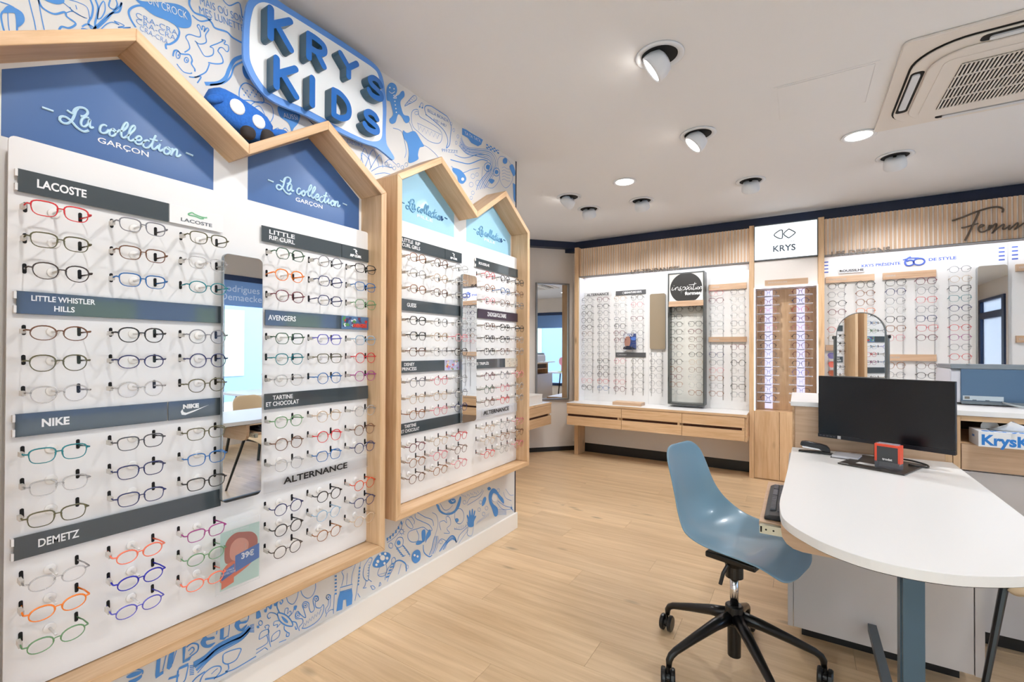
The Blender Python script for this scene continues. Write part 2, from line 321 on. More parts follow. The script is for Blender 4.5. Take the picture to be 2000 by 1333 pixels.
# --- speech balloons
WF(c1, [(1040, -20), (1110, 10), (1290, 20), (1400, 40), (1470, 90), (1495, 160), (1480, 215), (1400, 215), (1300, 160), (1200, 120), (1110, 50)])
WS(c1, [(1060, 215), (1020, 150), (1005, 90), (1040, 55), (1100, 45), (1160, 75), (1230, 105), (1300, 140), (1370, 195), (1400, 250), (1380, 310), (1330, 345), (1295, 350), (1298, 385)], .006)
WS(c1, [(1480, -10), (1480, 40), (1520, 100), (1600, 130), (1650, 175), (1680, 220), (1770, 250), (1810, 290), (1860, 320), (1900, 340)], .007)
WS(c1, [(1500, 120), (1560, 165), (1620, 160), (1650, 150)], .005)
WS(c1, [(1740, 0), (1790, 45), (1860, 20), (1880, 60), (1890, 130), (1900, 140)], .004)
# --- frog
WS(c1, [(1440, 410), (1480, 380), (1470, 330), (1450, 290), (1480, 270), (1560, 290), (1560, 240), (1540, 205), (1555, 195), (1575, 235), (1580, 205), (1600, 215), (1592, 250), (1615, 220), (1630, 235), (1605, 275), (1610, 330), (1560, 345), (1520, 320)], .0035)
WS(c1, [(1530, 325), (1560, 380), (1600, 440), (1660, 430), (1665, 380), (1640, 365), (1700, 340), (1740, 320), (1730, 310), (1760, 320), (1750, 345), (1780, 355), (1785, 390), (1770, 405), (1740, 375), (1715, 375), (1700, 400)], .0035)
WS(c1, [(1700, 400), (1730, 440), (1740, 490), (1690, 500), (1625, 490)], .0045)
WS(c1, [(1350, 440), (1360, 400), (1385, 395), (1410, 420), (1440, 425), (1480, 430), (1500, 470), (1495, 500), (1520, 540), (1520, 560)], .005)
WS(c1, circ(1390, 430, 16, 28), .003, True); WS(c1, circ(1455, 470, 16, 20), .003, True)
WF(c1, circ(1392, 432, 5, 9)); WF(c1, circ(1457, 472, 5, 8))
WS(c1, [(1380, 500), (1430, 560), (1480, 575), (1500, 570)], .0035); WS(c1, [(1475, 600), (1520, 605), (1560, 590), (1610, 560), (1635, 500)], .004); WS(c1, [(1520, 605), (1570, 600), (1540, 650)], .004)
# --- long ribbon and pear
WS(c1, [(1600, 655), (1700, 650), (1760, 610), (1790, 540), (1830, 470), (1900, 440)], .012); WS(c1, [(1640, 665), (1740, 650), (1800, 600), (1830, 520), (1900, 480)], .006)
WS(c2, [(205, 570), (215, 520), (250, 500), (310, 540), (350, 590), (345, 620), (270, 605), (220, 600)], .004, True)
for i in range(14): WS(c2, [(225+i*9, 530+(i*37) % 50), (228+i*9, 540+(i*37) % 50)], .0045)
WF(c2, [(225, 400), (245, 400), (255, 440), (270, 480), (245, 470), (228, 440)])
WF(c2, [(440, 640), (520, 665), (570, 690), (560, 740), (535, 770), (520, 790), (500, 740), (450, 700)])
WS(c2, [(270, 640), (300, 615), (350, 615), (400, 640), (410, 700), (390, 740)], .003); WS(c2, [(290, 650), (330, 640), (360, 690)], .003); WS(c2, [(400, 790), (440, 770), (450, 800), (480, 770), (500, 790)], .003)
# --- gingerbread man
WF(c2, [(1115, 498), (1145, 510), (1155, 545), (1145, 575), (1165, 570), (1180, 550), (1195, 550), (1198, 580), (1175, 610), (1180, 650), (1195, 690), (1225, 700), (1228, 730), (1205, 740), (1180, 700), (1160, 690), (1145, 735), (1120, 745), (1108, 720), (1130, 690), (1120, 640), (1110, 610), (1092, 600), (1092, 530)])
# --- T-shirt body, cone, balloon with teeth
WF(c2, [(1190, 785), (1215, 800), (1260, 790), (1300, 850), (1315, 880), (1290, 890), (1280, 930), (1280, 960), (1225, 980), (1225, 920), (1215, 860), (1195, 830)])
WS(c2, [(1130, 770), (1180, 790), (1200, 850), (1210, 910), (1200, 950)], .003); WS(c2, [(1195, 700), (1230, 740), (1250, 790)], .003); WS(c2, [(1310, 870), (1345, 890), (1390, 930), (1410, 960)], .003)
WS(c2, [(1200, 635), (1255, 575), (1270, 600), (1200, 640)], .003); 
for i in range(4): WS(c2, [(1215+i*12, 620-i*12), (1235+i*8, 620-i*8)], .002)
WS(c2, [(1240, 700), (1250, 665), (1280, 660), (1290, 700), (1340, 730), (1400, 770), (1425, 810), (1410, 860), (1350, 850), (1290, 800), (1250, 760)], .003, True)
WS(c2, [(1280, 745)]+[(1285+i*11, (755 if i % 2 else 785)+i*5) for i in range(12)], .0022, k=1); WS(c2, [(1275, 740), (1340, 770), (1420, 810)], .002)
WS(c2, circ(1272, 680, 12, 10), .002, True)
WS(c2, [(1330, 690), (1320, 650), (1340, 635), (1400, 655), (1455, 700), (1480, 760), (1475, 820), (1470, 870), (1450, 890), (1460, 850), (1440, 790), (1380, 730), (1330, 690)], .005, True)
for i, x in enumerate((1480, 1495, 1520, 1510)): WS(c2, circ(x, 745+i*38, 6, 10, 6), .002, True)
WS(c2, [(1290, 640), (1300, 620), (1310, 625), (1308, 645)], .003); WF(c2, circ(1290, 643, 5)); WF(c2, circ(1306, 648, 5))
WF(c2, [(1545, 770), (1570, 780), (1600, 800), (1670, 840), (1660, 870), (1640, 880), (1600, 860), (1580, 830), (1545, 810)], False)
for i in range(7):
    for j in range(3):
        if (i+j) % 2: continue
        x, y = 1690+i*11, 865+j*9+i*5; WF(c2, [(x, y), (x+11, y+5), (x+11, y+14), (x, y+9)], False)
# --- woman with streaming hair
for k in range(6):
    d = k*9; WS(c2, [(1540-d*.3, 820+d*1.2), (1570+d*.1, 880+d), (1650-d*.2, 895+d), (1715-d*.1, 905+d*1.3), (1755-d, 960+d), (1745-d, 1030), (1720-d*1.6, 1080+d*.4), (1690-d*1.3, 1130+d*.3)], .005 if k % 2 else .003)
WS(c2, [(1475, 960), (1530, 975), (1590, 985), (1660, 960), (1700, 970)], .006); WS(c2, [(1500, 930), (1560, 950), (1640, 930), (1690, 930)], .004); WS(c2, [(1480, 1000), (1540, 1040), (1600, 1020), (1650, 1010)], .004)
WS(c2, circ(1700, 1005, 22, 26), .005, True); WS(c2, circ(1752, 1035, 20, 24), .005, True); WF(c2, circ(1700, 1005, 12, 15)); WF(c2, circ(1752, 1035, 11, 13))
WS(c2, [(1670, 1000), (1665, 1080), (1690, 1120), (1730, 1130), (1765, 1090), (1770, 1050)], .003); WF(c2, [(1705, 1080), (1720, 1075), (1740, 1085), (1725, 1105), (1710, 1095)])
WF(c2, [(1490, 1010), (1530, 1020), (1560, 1050), (1570, 1080), (1550, 1105), (1525, 1095), (1515, 1060), (1490, 1030)])
WS(c2, [(1760, 970), (1780, 940), (1820, 960), (1850, 1020), (1845, 1090), (1810, 1130), (1780, 1100), (1770, 1050)], .003, True); WF(c2, circ(1803, 968, 14, 18))
for y in range(5): WS(c2, [(1785, 1010+y*18), (1800, 1005+y*18), (1815, 1015+y*18), (1835, 1018+y*18)], .002)
WF(c2, [(1830, 1000), (1850, 990), (1866, 1040), (1855, 1060), (1840, 1030)]); WF(c2, [(1850, 1100), (1866, 1110), (1866, 1220), (1855, 1200)], False)
for x, y, r_ in ((1545, 880, 10), (1580, 910, 12), (1560, 900, 8), (1610, 1060, 12), (1635, 1050, 9), (1600, 1110, 12), (1640, 1100, 14), (1610, 1160, 9), (1480, 1120, 9), (1600, 1190, 8)): WS(c2, circ(x, y, r_, r_*1.2, 7), .0022, True)
# leafy plants beside the valley and behind the first roof
for a in ((930, 1000), (960, 890), (1000, 1010)), ((960, 1010), (1010, 900), (1045, 1000)), ((990, 1020), (1050, 930), (1070, 1010)), ((1000, 1030), (1060, 1000), (1130, 1010)), ((1020, 1050), (1080, 1040), (1150, 1060)), ((950, 980), (940, 920), (990, 960)), ((1080, 980), (1110, 960), (1150, 990)): WS(c2, a, .003)
for i in range(6): WS(c2, circ(1090+i*24, 985+(i*13) % 30, 9, 11, 7), .002, True)
for i in range(9): WS(c2, [(620+i*3, 720+i*3), (640+i*3, 735+i*3)], .002)
# --- lower band, far part
WF(c3, [(95, 540), (110, 495), (150, 455), (195, 450), (218, 470), (205, 510), (165, 545), (120, 555)])
WS(c3, [(150, 545), (130, 600), (160, 615), (190, 590), (185, 530)], .003, True); WS(c3, [(135, 605), (160, 595), (185, 590)], .002)
for i in range(12):
    a = (190+i*9.5, 365-i*5-(i*i)*.6); 
    if i % 2 == 0: WF(c3, [(a[0], a[1]-10), (a[0]+9, a[1]-17), (a[0]+12, a[1]+2), (a[0]+3, a[1]+10)], False)
WS(c3, [(190, 360), (240, 325), (270, 280), (290, 235)], .003); WS(c3, [(195, 385), (250, 345), (285, 295), (305, 240)], .003)
WS(c3, [(320, 250), (330, 225), (350, 240), (370, 275), (360, 290), (335, 275)], .003, True); WS(c3, [(345, 215), (360, 210), (380, 240), (375, 260)], .003)
WS(c3, [(385, 190), (390, 220), (430, 240), (480, 265), (500, 300), (470, 300), (440, 280), (400, 290), (345, 310), (335, 350), (360, 380), (400, 375), (410, 340), (395, 300)], .0035)
WF(c3, [(430, 305), (450, 295), (455, 330), (450, 370), (435, 380), (428, 340)]); WF(c3, [(485, 295), (490, 330), (465, 365), (455, 385), (458, 340), (470, 310)]); WF(c3, [(390, 390), (405, 372), (440, 375), (420, 395), (395, 400)])
WF(c3, [(527, 125), (545, 130), (560, 165), (600, 185), (650, 165), (675, 110), (690, 70), (697, 90), (680, 150), (640, 190), (590, 195), (550, 175)])
WF(c3, [(610, 100), (650, 85), (660, 110), (630, 122)]); WS(c3, [(555, 120), (580, 160), (610, 160), (640, 130)], .003)
WS(c3, circ(685, 205, 32, 52), .0035, True); WF(c3, circ(668, 232, 12, 14)); WS(c3, [(650, 290), (700, 295), (740, 260), (735, 245)], .003)
for i in range(6): WS(c3, [(655+i*14, 280-i*4), (655+i*14, 300-i*4)], .002)
WF(c3, [(745, 275), (742, 230), (735, 205), (740, 195), (750, 210), (752, 170), (758, 165), (765, 200), (770, 158), (777, 160), (778, 200), (787, 168), (793, 172), (788, 205), (797, 200), (798, 210), (785, 240), (780, 275)])
WS(c3, [(745, 275), (740, 330), (770, 335), (782, 275)], .003)
WF(c3, [(838, 130), (845, 90), (860, 72), (868, 90), (855, 125), (842, 136)])
WS(c3, [(735, 120), (760, 80), (800, 70), (835, 40), (840, 20)], .003); WS(c3, [(740, 130), (790, 100), (830, 70), (850, 30)], .003)
WF(c3, [(905, 20), (930, 20), (960, 60), (985, 90), (985, 120), (950, 80), (940, 60), (915, 50), (905, 90), (915, 120), (945, 150), (945, 195), (925, 205), (905, 150), (888, 110), (885, 60)])
WS(c3, [(915, 60), (905, 85), (920, 105), (940, 95), (940, 70)], .0025); WS(c3, [(945, 100), (980, 125), (1010, 140), (1045, 145)], .004); WS(c3, [(940, 110), (970, 150), (1000, 160), (1040, 155)], .003)
for i in range(5): WS(c3, [(945, 160+i*8), (975, 158+i*9), (1005, 170+i*6)], .002); WS(c3, [(1035, 150), (1040+i*4, 125+i*12)], .0035)
WF(c3, [(875, 15), (890, 5), (900, 20), (885, 30)]); WS(c3, [(1000, 20), (1030, 60), (1055, 60)], .0025); WS(c3, [(985, 40), (1000, 80), (1040, 100)], .0025)
for j in range(4): WS(c3, [(480+j*12, 470-j*4), (500+j*12, 420-j*4), (510+j*10, 370-j*6), (520+j*6, 340)], .006 if j % 2 == 0 else .003)
for j in range(4): WS(c3, [(550+j*13, 445-j*6), (590+j*6, 385), (630+j*4, 340+j*8), (655+j*3, 350+j*10), (665, 385)], .008 if j % 2 == 0 else .003)
WS(c3, [(440, 400), (445, 450), (480, 480), (500, 470)], .006); WS(c3, [(670, 380), (690, 330), (740, 280)], .004); WS(c3, [(680, 390), (715, 340), (745, 300)], .003)
WF(c3, [(360, 490), (370, 450), (400, 432), (420, 450), (418, 500), (390, 525), (370, 515)])
WS(c3, [(250, 385), (270, 350), (300, 355), (300, 400), (270, 420), (250, 405)], .0035, True); WF(c3, circ(272, 385, 13, 16)); WS(c3, [(300, 400), (340, 450), (350, 480)], .003); WS(c3, [(260, 420), (300, 470), (320, 470)], .003)
for i in range(5): WF(c3, [(298+i*9, 405+i*13), (312+i*9, 408+i*13), (316+i*9, 416+i*13), (300+i*9, 412+i*13)], False)
for i in range(5): WF(c3, [(255+i*9, 425+i*12), (270+i*9, 425+i*12), (276+i*9, 432+i*12), (258+i*9, 432+i*12)], False)
WS(c3, [(235, 560), (245, 520), (280, 505), (320, 530), (325, 580)], .007); WS(c3, [(270, 600), (290, 530)], .003)
WS(c3, [(180, 640), (185, 600), (200, 560), (225, 530), (225, 500), (240, 485), (252, 500), (245, 540), (225, 580), (205, 620), (195, 650)], .0035)
for i in range(5): WF(c3, [(185+i*9, 625-i*22), (205+i*9, 618-i*22), (208+i*9, 608-i*22), (188+i*9, 613-i*22)], False)
WS(c3, circ(220, 405, 14, 18), .003, True); WS(c3, circ(293, 310, 12, 15), .003, True)
for k in range(8): a = k*PI/4; WS(c3, [(293+14*math.cos(a), 310+17*math.sin(a)), (293+24*math.cos(a), 310+28*math.sin(a))], .002)
WS(c3, [(540, 390), (560, 360), (590, 370), (600, 390)], .003); WS(c3, [(560, 300), (550, 250), (580, 235), (600, 250), (595, 210), (620, 215), (625, 260), (600, 290), (620, 320), (580, 320)], .003)
WS(c3, [(500, 180), (530, 200), (540, 260), (520, 340)], .0025); WS(c3, [(400, 180), (450, 210), (500, 230), (510, 270)], .0035)
for x, y in ((870, 150), (820, 160), (850, 190), (830, 110), (950, 30), (720, 110), (560, 380), (330, 550), (610, 190)): WS(c3, circ(x, y, 10, 13, 7), .0022, True)
for i in range(10): WS(c3, [(700+i*12, 55-i*3+(i*7) % 15), (708+i*12, 70-i*3+(i*7) % 15)], .0022)
for x in range(10): WS(c3, [(800+x*9, 260-x*6), (815+x*8, 235-x*6)], .002)
# --- lower band, middle part
WS(c4, [(460, 390), (480, 440), (530, 470), (580, 440), (610, 370), (610, 310)], .003); WS(c4, [(310, 450), (330, 510), (380, 530), (420, 470), (435, 390)], .003); WS(c4, [(320, 440), (430, 400), (440, 380)], .0035)
WF(c4, [(825, 605), (840, 480), (862, 405), (920, 395), (985, 375), (992, 440), (985, 530), (930, 555), (925, 480), (895, 490), (885, 585)], False)
WS(c4, [(865, 360), (990, 325), (985, 370), (862, 405)], .004, True, 1); WS(c4, [(880, 340), (900, 250), (885, 190), (980, 140), (1020, 120), (990, 220), (980, 320)], .003); WS(c4, [(940, 210), (930, 330)], .002)
for i in range(6):
    WF(c4, [(808, 235+i*36), (830, 232+i*36), (828, 250+i*36), (806, 253+i*36)], False)
    WF(c4, [(1058-i*3, 150+i*34), (1074-i*3, 146+i*34), (1072-i*3, 164+i*34), (1056-i*3, 168+i*34)], False)
WS(c4, [(805, 430), (795, 600)], .003); WS(c4, [(1045, 330), (1030, 430), (1015, 495)], .003); WS(c4, [(1075, 90), (1045, 330)], .002); WS(c4, [(1045, 420), (1070, 460)], .003)
WS(c4, [(1195, 60), (1185, 100), (1165, 150), (1160, 230), (1150, 290), (1115, 270), (1100, 220), (1115, 140), (1150, 80), (1170, 55)], .0035, True)
for i in range(6): WS(c4, [(1140+i*3, 240-i*28), (1160+i*3, 238-i*28)], .002)
WS(c4, [(1130, 290), (1120, 340), (1100, 365), (1135, 360)], .003); WS(c4, [(1155, 275), (1190, 300)], .003)
WS(c4, [(445, 805), (440, 770), (480, 720), (470, 680), (410, 680), (405, 630), (430, 605), (460, 640), (510, 670), (490, 590), (475, 540), (500, 505), (540, 520), (545, 570), (565, 615), (600, 580), (585, 500), (600, 450), (635, 450), (640, 490), (610, 510), (615, 560), (660, 570), (690, 535), (695, 590), (660, 670), (600, 730), (520, 775), (470, 780)], .0035)
WS(c4, [(470, 775)]+[(480+i*14, (735 if i % 2 else 770)-i*11) for i in range(14)]+[(670, 580)], .0028, k=1)
for x, y in ((505, 545), (618, 475), (428, 645), (742, 458)): WF(c4, circ(x, y, 8, 9)); WS(c4, circ(x, y, 20, 24), .0028, True)
WS(c4, [(720, 630), (715, 580), (740, 540), (745, 490), (720, 465), (735, 435), (765, 440), (765, 480), (760, 550), (735, 600)], .003); WS(c4, [(715, 660), (740, 610), (790, 585), (795, 630)], .003)
WS(c4, [(225, 620), (300, 640), (360, 700), (375, 755), (310, 750), (250, 710), (225, 660)], .005, True); WF(c4, [(258, 655), (290, 670), (325, 705), (320, 725), (285, 705)])
WS(c4, [(240, 620), (215, 560), (220, 510), (250, 480), (275, 500), (255, 530), (245, 505)], .005); WS(c4, [(225, 650), (190, 625), (140, 620), (115, 650), (130, 680), (150, 665)], .0035)
WS(c4, [(290, 635), (300, 580), (330, 575), (320, 630), (350, 600), (360, 630), (330, 660)], .003); WS(c4, [(340, 660), (380, 610), (390, 570), (400, 545)], .003); WF(c4, [(385, 560), (400, 545), (420, 550), (405, 590), (390, 585)])
WS(c4, [(240, 700), (190, 710), (180, 750), (220, 740), (215, 770), (250, 730)], .003); WS(c4, [(290, 755), (290, 790), (320, 820), (340, 830), (335, 860), (310, 860), (315, 830)], .004); WS(c4, [(370, 710), (410, 720), (425, 770), (410, 790), (400, 760)], .004)
WS(c4, [(30, 880), (50, 820), (120, 790), (130, 830), (90, 860), (40, 890)], .003, True); WS(c4, [(100, 780), (90, 760), (120, 745), (135, 760), (125, 790), (135, 900), (150, 970)], .003); WS(c4, [(110, 850), (115, 930), (0, 1000)], .003)
WS(c4, [(155, 915), (170, 850), (240, 800), (235, 860), (190, 900), (155, 915)], .003, True); WS(c4, [(0, 1040), (60, 1000), (90, 980), (120, 1000)], .003); WF(c4, circ(18, 765, 14)); WS(c4, circ(45, 725, 20, 24), .003, True)
for i in range(3): x, y = 95+i*50, 600-i*32; WF(c4, circ(x, y, 14, 16)); WS(c4, [(x+12, y), (x+18, y-50), (x+45, y-75)], .004)
WF(c4, [(0, 590), (25, 580), (45, 620), (50, 660), (20, 680), (0, 680)], False); WS(c4, [(60, 560), (100, 545), (140, 565), (150, 540)], .0035)
WS(c4, [(1180, 345), (1200, 340), (1225, 365), (1200, 380), (1180, 345)], .003, True); WS(c4, [(1265, 345), (1275, 305), (1285, 330), (1265, 345)], .003, True); WS(c4, [(235, 925), (310, 895)], .003)
# --- lower band, near part: lettering banner, scarf, spoon
def slab(pts): WF(c5, pts, False)
slab([(1225, 1130), (1255, 1120), (1245, 1260), (1275, 1240), (1275, 1265), (1215, 1305), (1210, 1280)])
slab([(1330, 1090), (1365, 1075), (1340, 1210), (1320, 1235), (1300, 1225), (1315, 1130)])
slab([(1425, 1050), (1450, 1045), (1440, 1160), (1500, 1120), (1480, 1160), (1425, 1185)]); WS(c5, [(1455, 1060), (1500, 1030), (1545, 1040), (1540, 1090), (1490, 1130)], .005); WS(c5, [(1470, 1090), (1500, 1060), (1515, 1080), (1480, 1120)], .004)
WS(c5, [(1270, 1240), (1300, 1110)], .003); WS(c5, [(1345, 1190), (1385, 1060)], .003); WS(c5, [(1290, 1110), (1325, 1080), (1390, 1040)], .003)
WF(c5, [(1575, 1000), (1600, 960), (1620, 985), (1670, 975), (1670, 995), (1610, 1010), (1620, 1040), (1680, 1020), (1640, 1060), (1590, 1060), (1565, 1030)]); WS(c5, [(1600, 960), (1640, 925), (1690, 915), (1690, 960)], .004)
slab([(1720, 890), (1750, 875), (1745, 985), (1785, 965), (1750, 1000), (1715, 1000)]); WS(c5, [(1750, 880), (1790, 880), (1780, 980)], .003)
WF(c5, [(1835, 870), (1860, 830), (1880, 860), (1925, 850), (1920, 870), (1870, 880), (1880, 915), (1930, 880), (1900, 930), (1860, 930), (1832, 900)]); WS(c5, [(1860, 830), (1900, 800), (1940, 815), (1930, 860)], .004)
for j, w_ in enumerate((.018, .008, .010, .004)):
    d = j*22; WS(c5, [(1510+d*.5, 1195+d), (1600, 1140+d*.8), (1690, 1060+d*.8), (1800, 1000+d*.8), (1890, 960+d*.6), (1950, 900+d*.5)], w_)
for i in range(6): WS(c5, [(1515, 1200+i*14), (1480, 1205+i*14)], .003); WS(c5, [(1950, 890+i*10), (1985, 880+i*12)], .003)
WS(c5, [(990, 1270), (1040, 1235), (1110, 1240), (1110, 1270)], .004); WF(c5, [(985, 1290), (1040, 1255), (1110, 1245), (1080, 1275), (1010, 1300)]); WF(c5, [(1000, 1325), (1060, 1300), (1105, 1275), (1100, 1300), (1050, 1333)])
WF(c5, [(1400, 1215), (1470, 1180), (1470, 1205), (1385, 1240)], False); slab([(1320, 1295), (1400, 1270), (1395, 1290), (1310, 1315)]); WS(c5, [(1390, 1240), (1380, 1333)], .006); WS(c5, [(1470, 1200), (1450, 1300), (1430, 1333)], .004)
WS(c5, [(1740, 1150), (1750, 1110), (1820, 1080), (1880, 1070), (1870, 1110), (1840, 1160), (1780, 1190), (1745, 1180)], .004, True); WS(c5, [(1780, 1190), (1785, 1230), (1760, 1250), (1830, 1230), (2000, 1130)], .004); WS(c5, [(1830, 1250), (2000, 1170)], .003)
WS(c5, [(1560, 1333), (1590, 1270), (1660, 1215), (1720, 1210), (1720, 1250), (1670, 1310)], .004); WS(c5, [(1500, 1333), (1540, 1290), (1600, 1250)], .005); WS(c5, [(1600, 1310), (1700, 1290), (1780, 1250)], .006); WS(c5, [(1650, 1270), (1680, 1240), (1700, 1225)], .003)
# balloon lettering drawn on the paper
wprint = solo('wallpaper_drawing', wp_thin, print_blue, (0, 0, 0), kind='structure')
part('filled_drawing', wp_fill, print_blue, wprint)
def wtext(s, fn, x0, y0, x1, y1, cap, m=print_blue):
    """hand-lettered line between two points of the paper"""
    a = pX(*fn(x0, y0), XW); b = pX(*fn(x1, y1), XW); w = math.hypot(b[0]-a[0], b[1]-a[1]); an = math.atan2(b[1]-a[1], b[0]-a[0])
    text(s, cap/.72, (XP_+.0012, a[0], a[1]), Matrix.Rotation(an, 3, 'X') @ ROTL, m, wprint, 'lettering', ex=.0003, fit=w, bold=-.0004)
wtext('CRA-CRA', c1, 1060, 120, 1385, 265, .0185); wtext('CRA-CRA', c1, 1062, 165, 1370, 305, .0175); wtext('CRA-CRA', c1, 1090, 220, 1310, 335, .016)
wtext('UN CROCK', c1, 1150, 0, 1460, 130, .026, white); wtext('MAIS O\u00d9 SONT', c1, 1560, 10, 1935, 175, .026); wtext('MES LUNETTES', c1, 1555, 80, 1925, 240, .026)
wtext('AUSSI', c2, 470, 695, 555, 710, .02, white); wtext('DESIRE', c2, 855, 850, 950, 880, .018); wtext('BELLA BIONDA', c2, 1338, 665, 1462, 730, .018); wtext('HE! HE?', c2, 1375, 720, 1450, 760, .016)
wtext('TA TA TATA', c2, 1560, 800, 1655, 850, .02, white); wtext('PFFZZZT', c2, 1425, 905, 1520, 915, .018)
# red-blue face details cut in white
wd = MB()
def WW(fn, pts, w=.003, fill=False, closed=False):
    q = [pX(*fn(*p), XW) for p in cat_rom([tuple(map(float, t)) for t in pts], 4, closed or fill)]
    if fill: n = len(wd.v); wd.v += [(XP_+.0014, a, b) for a, b in q]; wd.f.append(tuple(range(n, n+len(q))))
    else: ribbon(wd, q, w, lambda p: (XP_+.0014, p[0], p[1]), closed)
for x, y in ((1110, 528), (1135, 535)): WW(c2, circ(x, y, 4, 5, 6), fill=True)
WW(c2, [(1105, 550), (1122, 562), (1140, 552)], .003); WW(c2, [(1130, 575), (1152, 590), (1130, 590), (1152, 575)], .003, closed=True)
for i in range(4): WW(c2, circ(1140+i*3, 610+i*22, 4, 4, 6), fill=True)
WW(c2, circ(1548, 1078, 9, 10, 7), fill=True)
for x, y, r_ in ((162, 487, 17), (130, 512, 10), (193, 490, 9), (180, 460, 8), (145, 465, 8), (120, 535, 8), (175, 525, 8)): WW(c3, circ(x, y, r_, r_*1.1, 8), fill=True)
for x, y in ((380, 470), (400, 478)): WW(c3, circ(x, y, 7, 8, 7), fill=True)
WW(c3, [(915, 60), (905, 85), (920, 105), (940, 95), (938, 68)], fill=True); WW(c3, [(630, 95), (640, 105), (650, 95)], .004)
part('white_detail', wd, mat('print_white', (236, 234, 232), .7), wprint)
# ================================================================ LEFT WALL HOUSE DISPLAYS
XF = -1.60; XB = -1.735; XPN = -1.690; XG = -1.625
stripg = mat('strip_charcoal', (72, 80, 84), .07, coat=.4)
stripp = mat('strip_aubergine', (62, 50, 66), .3)
litw = mat('letter_white', (240, 240, 240), .5)
litk = mat('letter_black', (30, 26, 24), .5)
litb = mat('letter_paleblue', (190, 222, 240), .5)
litd = mat('letter_darkblue', (30, 80, 130), .5)
def offset_poly(p, d):
    n = len(p); out = []
    ar = sum(p[i][0]*p[(i+1) % n][1]-p[(i+1) % n][0]*p[i][1] for i in range(n)); s = 1 if ar > 0 else -1
    for i in range(n):
        a, b, c = Vector(p[i-1]), Vector(p[i]), Vector(p[(i+1) % n]); e1 = (b-a).normalized(); e2 = (c-b).normalized()
        n1 = Vector((-e1.y, e1.x))*s; n2 = Vector((-e2.y, e2.x))*s; m = (n1+n2); m = m/m.dot(n1)*1.0
        out.append((b.x+m.x*d, b.y+m.y*d))
    return out
COLLECT = [[(520, 862), (548, 882), (572, 892)], [(568, 885), (585, 855), (620, 842), (655, 848), (680, 870), (678, 895), (650, 912), (625, 908)],
 [(606, 848), (590, 870), (578, 905), (560, 940), (530, 965), (495, 965), (468, 945), (465, 922), (485, 912), (520, 922), (560, 955), (600, 1000), (650, 1030), (690, 1022)],
 [(692, 925), (662, 918), (636, 940), (632, 975), (655, 992), (682, 975), (700, 935), (698, 975), (708, 1002), (728, 995)],
 [(832, 990), (810, 978), (785, 990), (778, 1020), (795, 1042), (825, 1040), (848, 1015)],
 [(880, 1010), (858, 1022), (852, 1048), (868, 1066), (892, 1058), (902, 1032), (885, 1010), (878, 1022), (905, 1035), (935, 1018)],
 [(930, 1030), (965, 1020), (995, 985), (990, 960), (968, 975), (948, 1020), (945, 1060), (962, 1080), (990, 1068)],
 [(985, 1070), (1020, 1045), (1050, 1010), (1048, 985), (1025, 995), (1005, 1040), (1000, 1085), (1020, 1104), (1048, 1090)],
 [(1045, 1092), (1085, 1100), (1102, 1085), (1090, 1066), (1065, 1075), (1052, 1102), (1068, 1128), (1098, 1128), (1122, 1110)],
 [(1165, 1108), (1148, 1098), (1122, 1110), (1115, 1138), (1135, 1158), (1160, 1152), (1185, 1125)],
 [(1215, 1060), (1198, 1095), (1185, 1135), (1190, 1165), (1210, 1165), (1235, 1140)], [(1165, 1088), (1195, 1095), (1228, 1102)],
 [(1248, 1128), (1238, 1160), (1248, 1182), (1275, 1168)], [(1254, 1098), (1257, 1104)],
 [(1308, 1152), (1285, 1162), (1278, 1188), (1295, 1208), (1320, 1198), (1328, 1172), (1310, 1152), (1305, 1165), (1332, 1172), (1345, 1165)],
 [(1345, 1160), (1342, 1190), (1332, 1218)], [(1338, 1200), (1360, 1172), (1380, 1172), (1378, 1200), (1375, 1222), (1390, 1225), (1410, 1210)],
 [(325, 840), (415, 872)], [(1450, 1195), (1505, 1218)]]
COLLECT = [[pX(x/4, y/4, -1.734) for x, y in st] for st in COLLECT]
def script(parent, dy, dz, m1, m2=None, split=99):
    for mm, sel in ((m1, [s for i, s in enumerate(COLLECT) if i not in (15, 16, 18)]), (m2 or m1, [s for i, s in enumerate(COLLECT) if i in (15, 16, 18)])):
        mb = MB()
        for st in sel:
            q = cat_rom([tuple(p) for p in st], 5); mb.tube([(-1.7325, a+dy, b+dz) for a, b in q], .0035, 6)
        part('lettering', mb, mm, parent)
def strip(root, y0, y1, z0, z1, lines=(), m=None, tm=None, bold=.0006, label=None):
    """name strip on the panel; each line = (words, left px, right px, height offset, cap height)"""
    b = part('brand_strip', MB().box(XPN+.006, XPN+.010, y0, y1, z0, z1), m or stripg, root, label, bev=.0006)
    for t_, a, c, dz, cap in lines:
        ya, yc = pX(a, 600, XPN+.0104)[0], pX(c, 600, XPN+.0104)[0]
        text(t_, cap/.72, (XPN+.0104, ya, (z0+z1)/2+dz), ROTL, tm or litw, b, 'lettering', ex=.0003, bold=bold, fit=yc-ya)
    return b
def slotmesh():
    m = MB(); pts = []
    for i in range(12):
        a = 2*PI*i/12; pts.append((.0042*math.cos(a), .0042*math.sin(a)+(.009 if math.sin(a) > 0 else -.009)))
    return m.prism(pts, 0, .0012, 'x').mesh('temple_slot')
SLOT = slotmesh()
PEG = MB().lathe([(.003, 0), (.003, .050), (.0035, .054)], n=8, ax=(1, 0, 0)).lathe([(.013, .0), (.013, .003), (.010, .004)], n=16, ax=(1, 0, 0)).mesh('nose_peg', smooth=True)
FR = [(.225, .385), (.225, 2.018), (.541, 2.214), (.86, 2.005), (1.172, 2.219), (1.481, 2.018), (1.481, .385)]
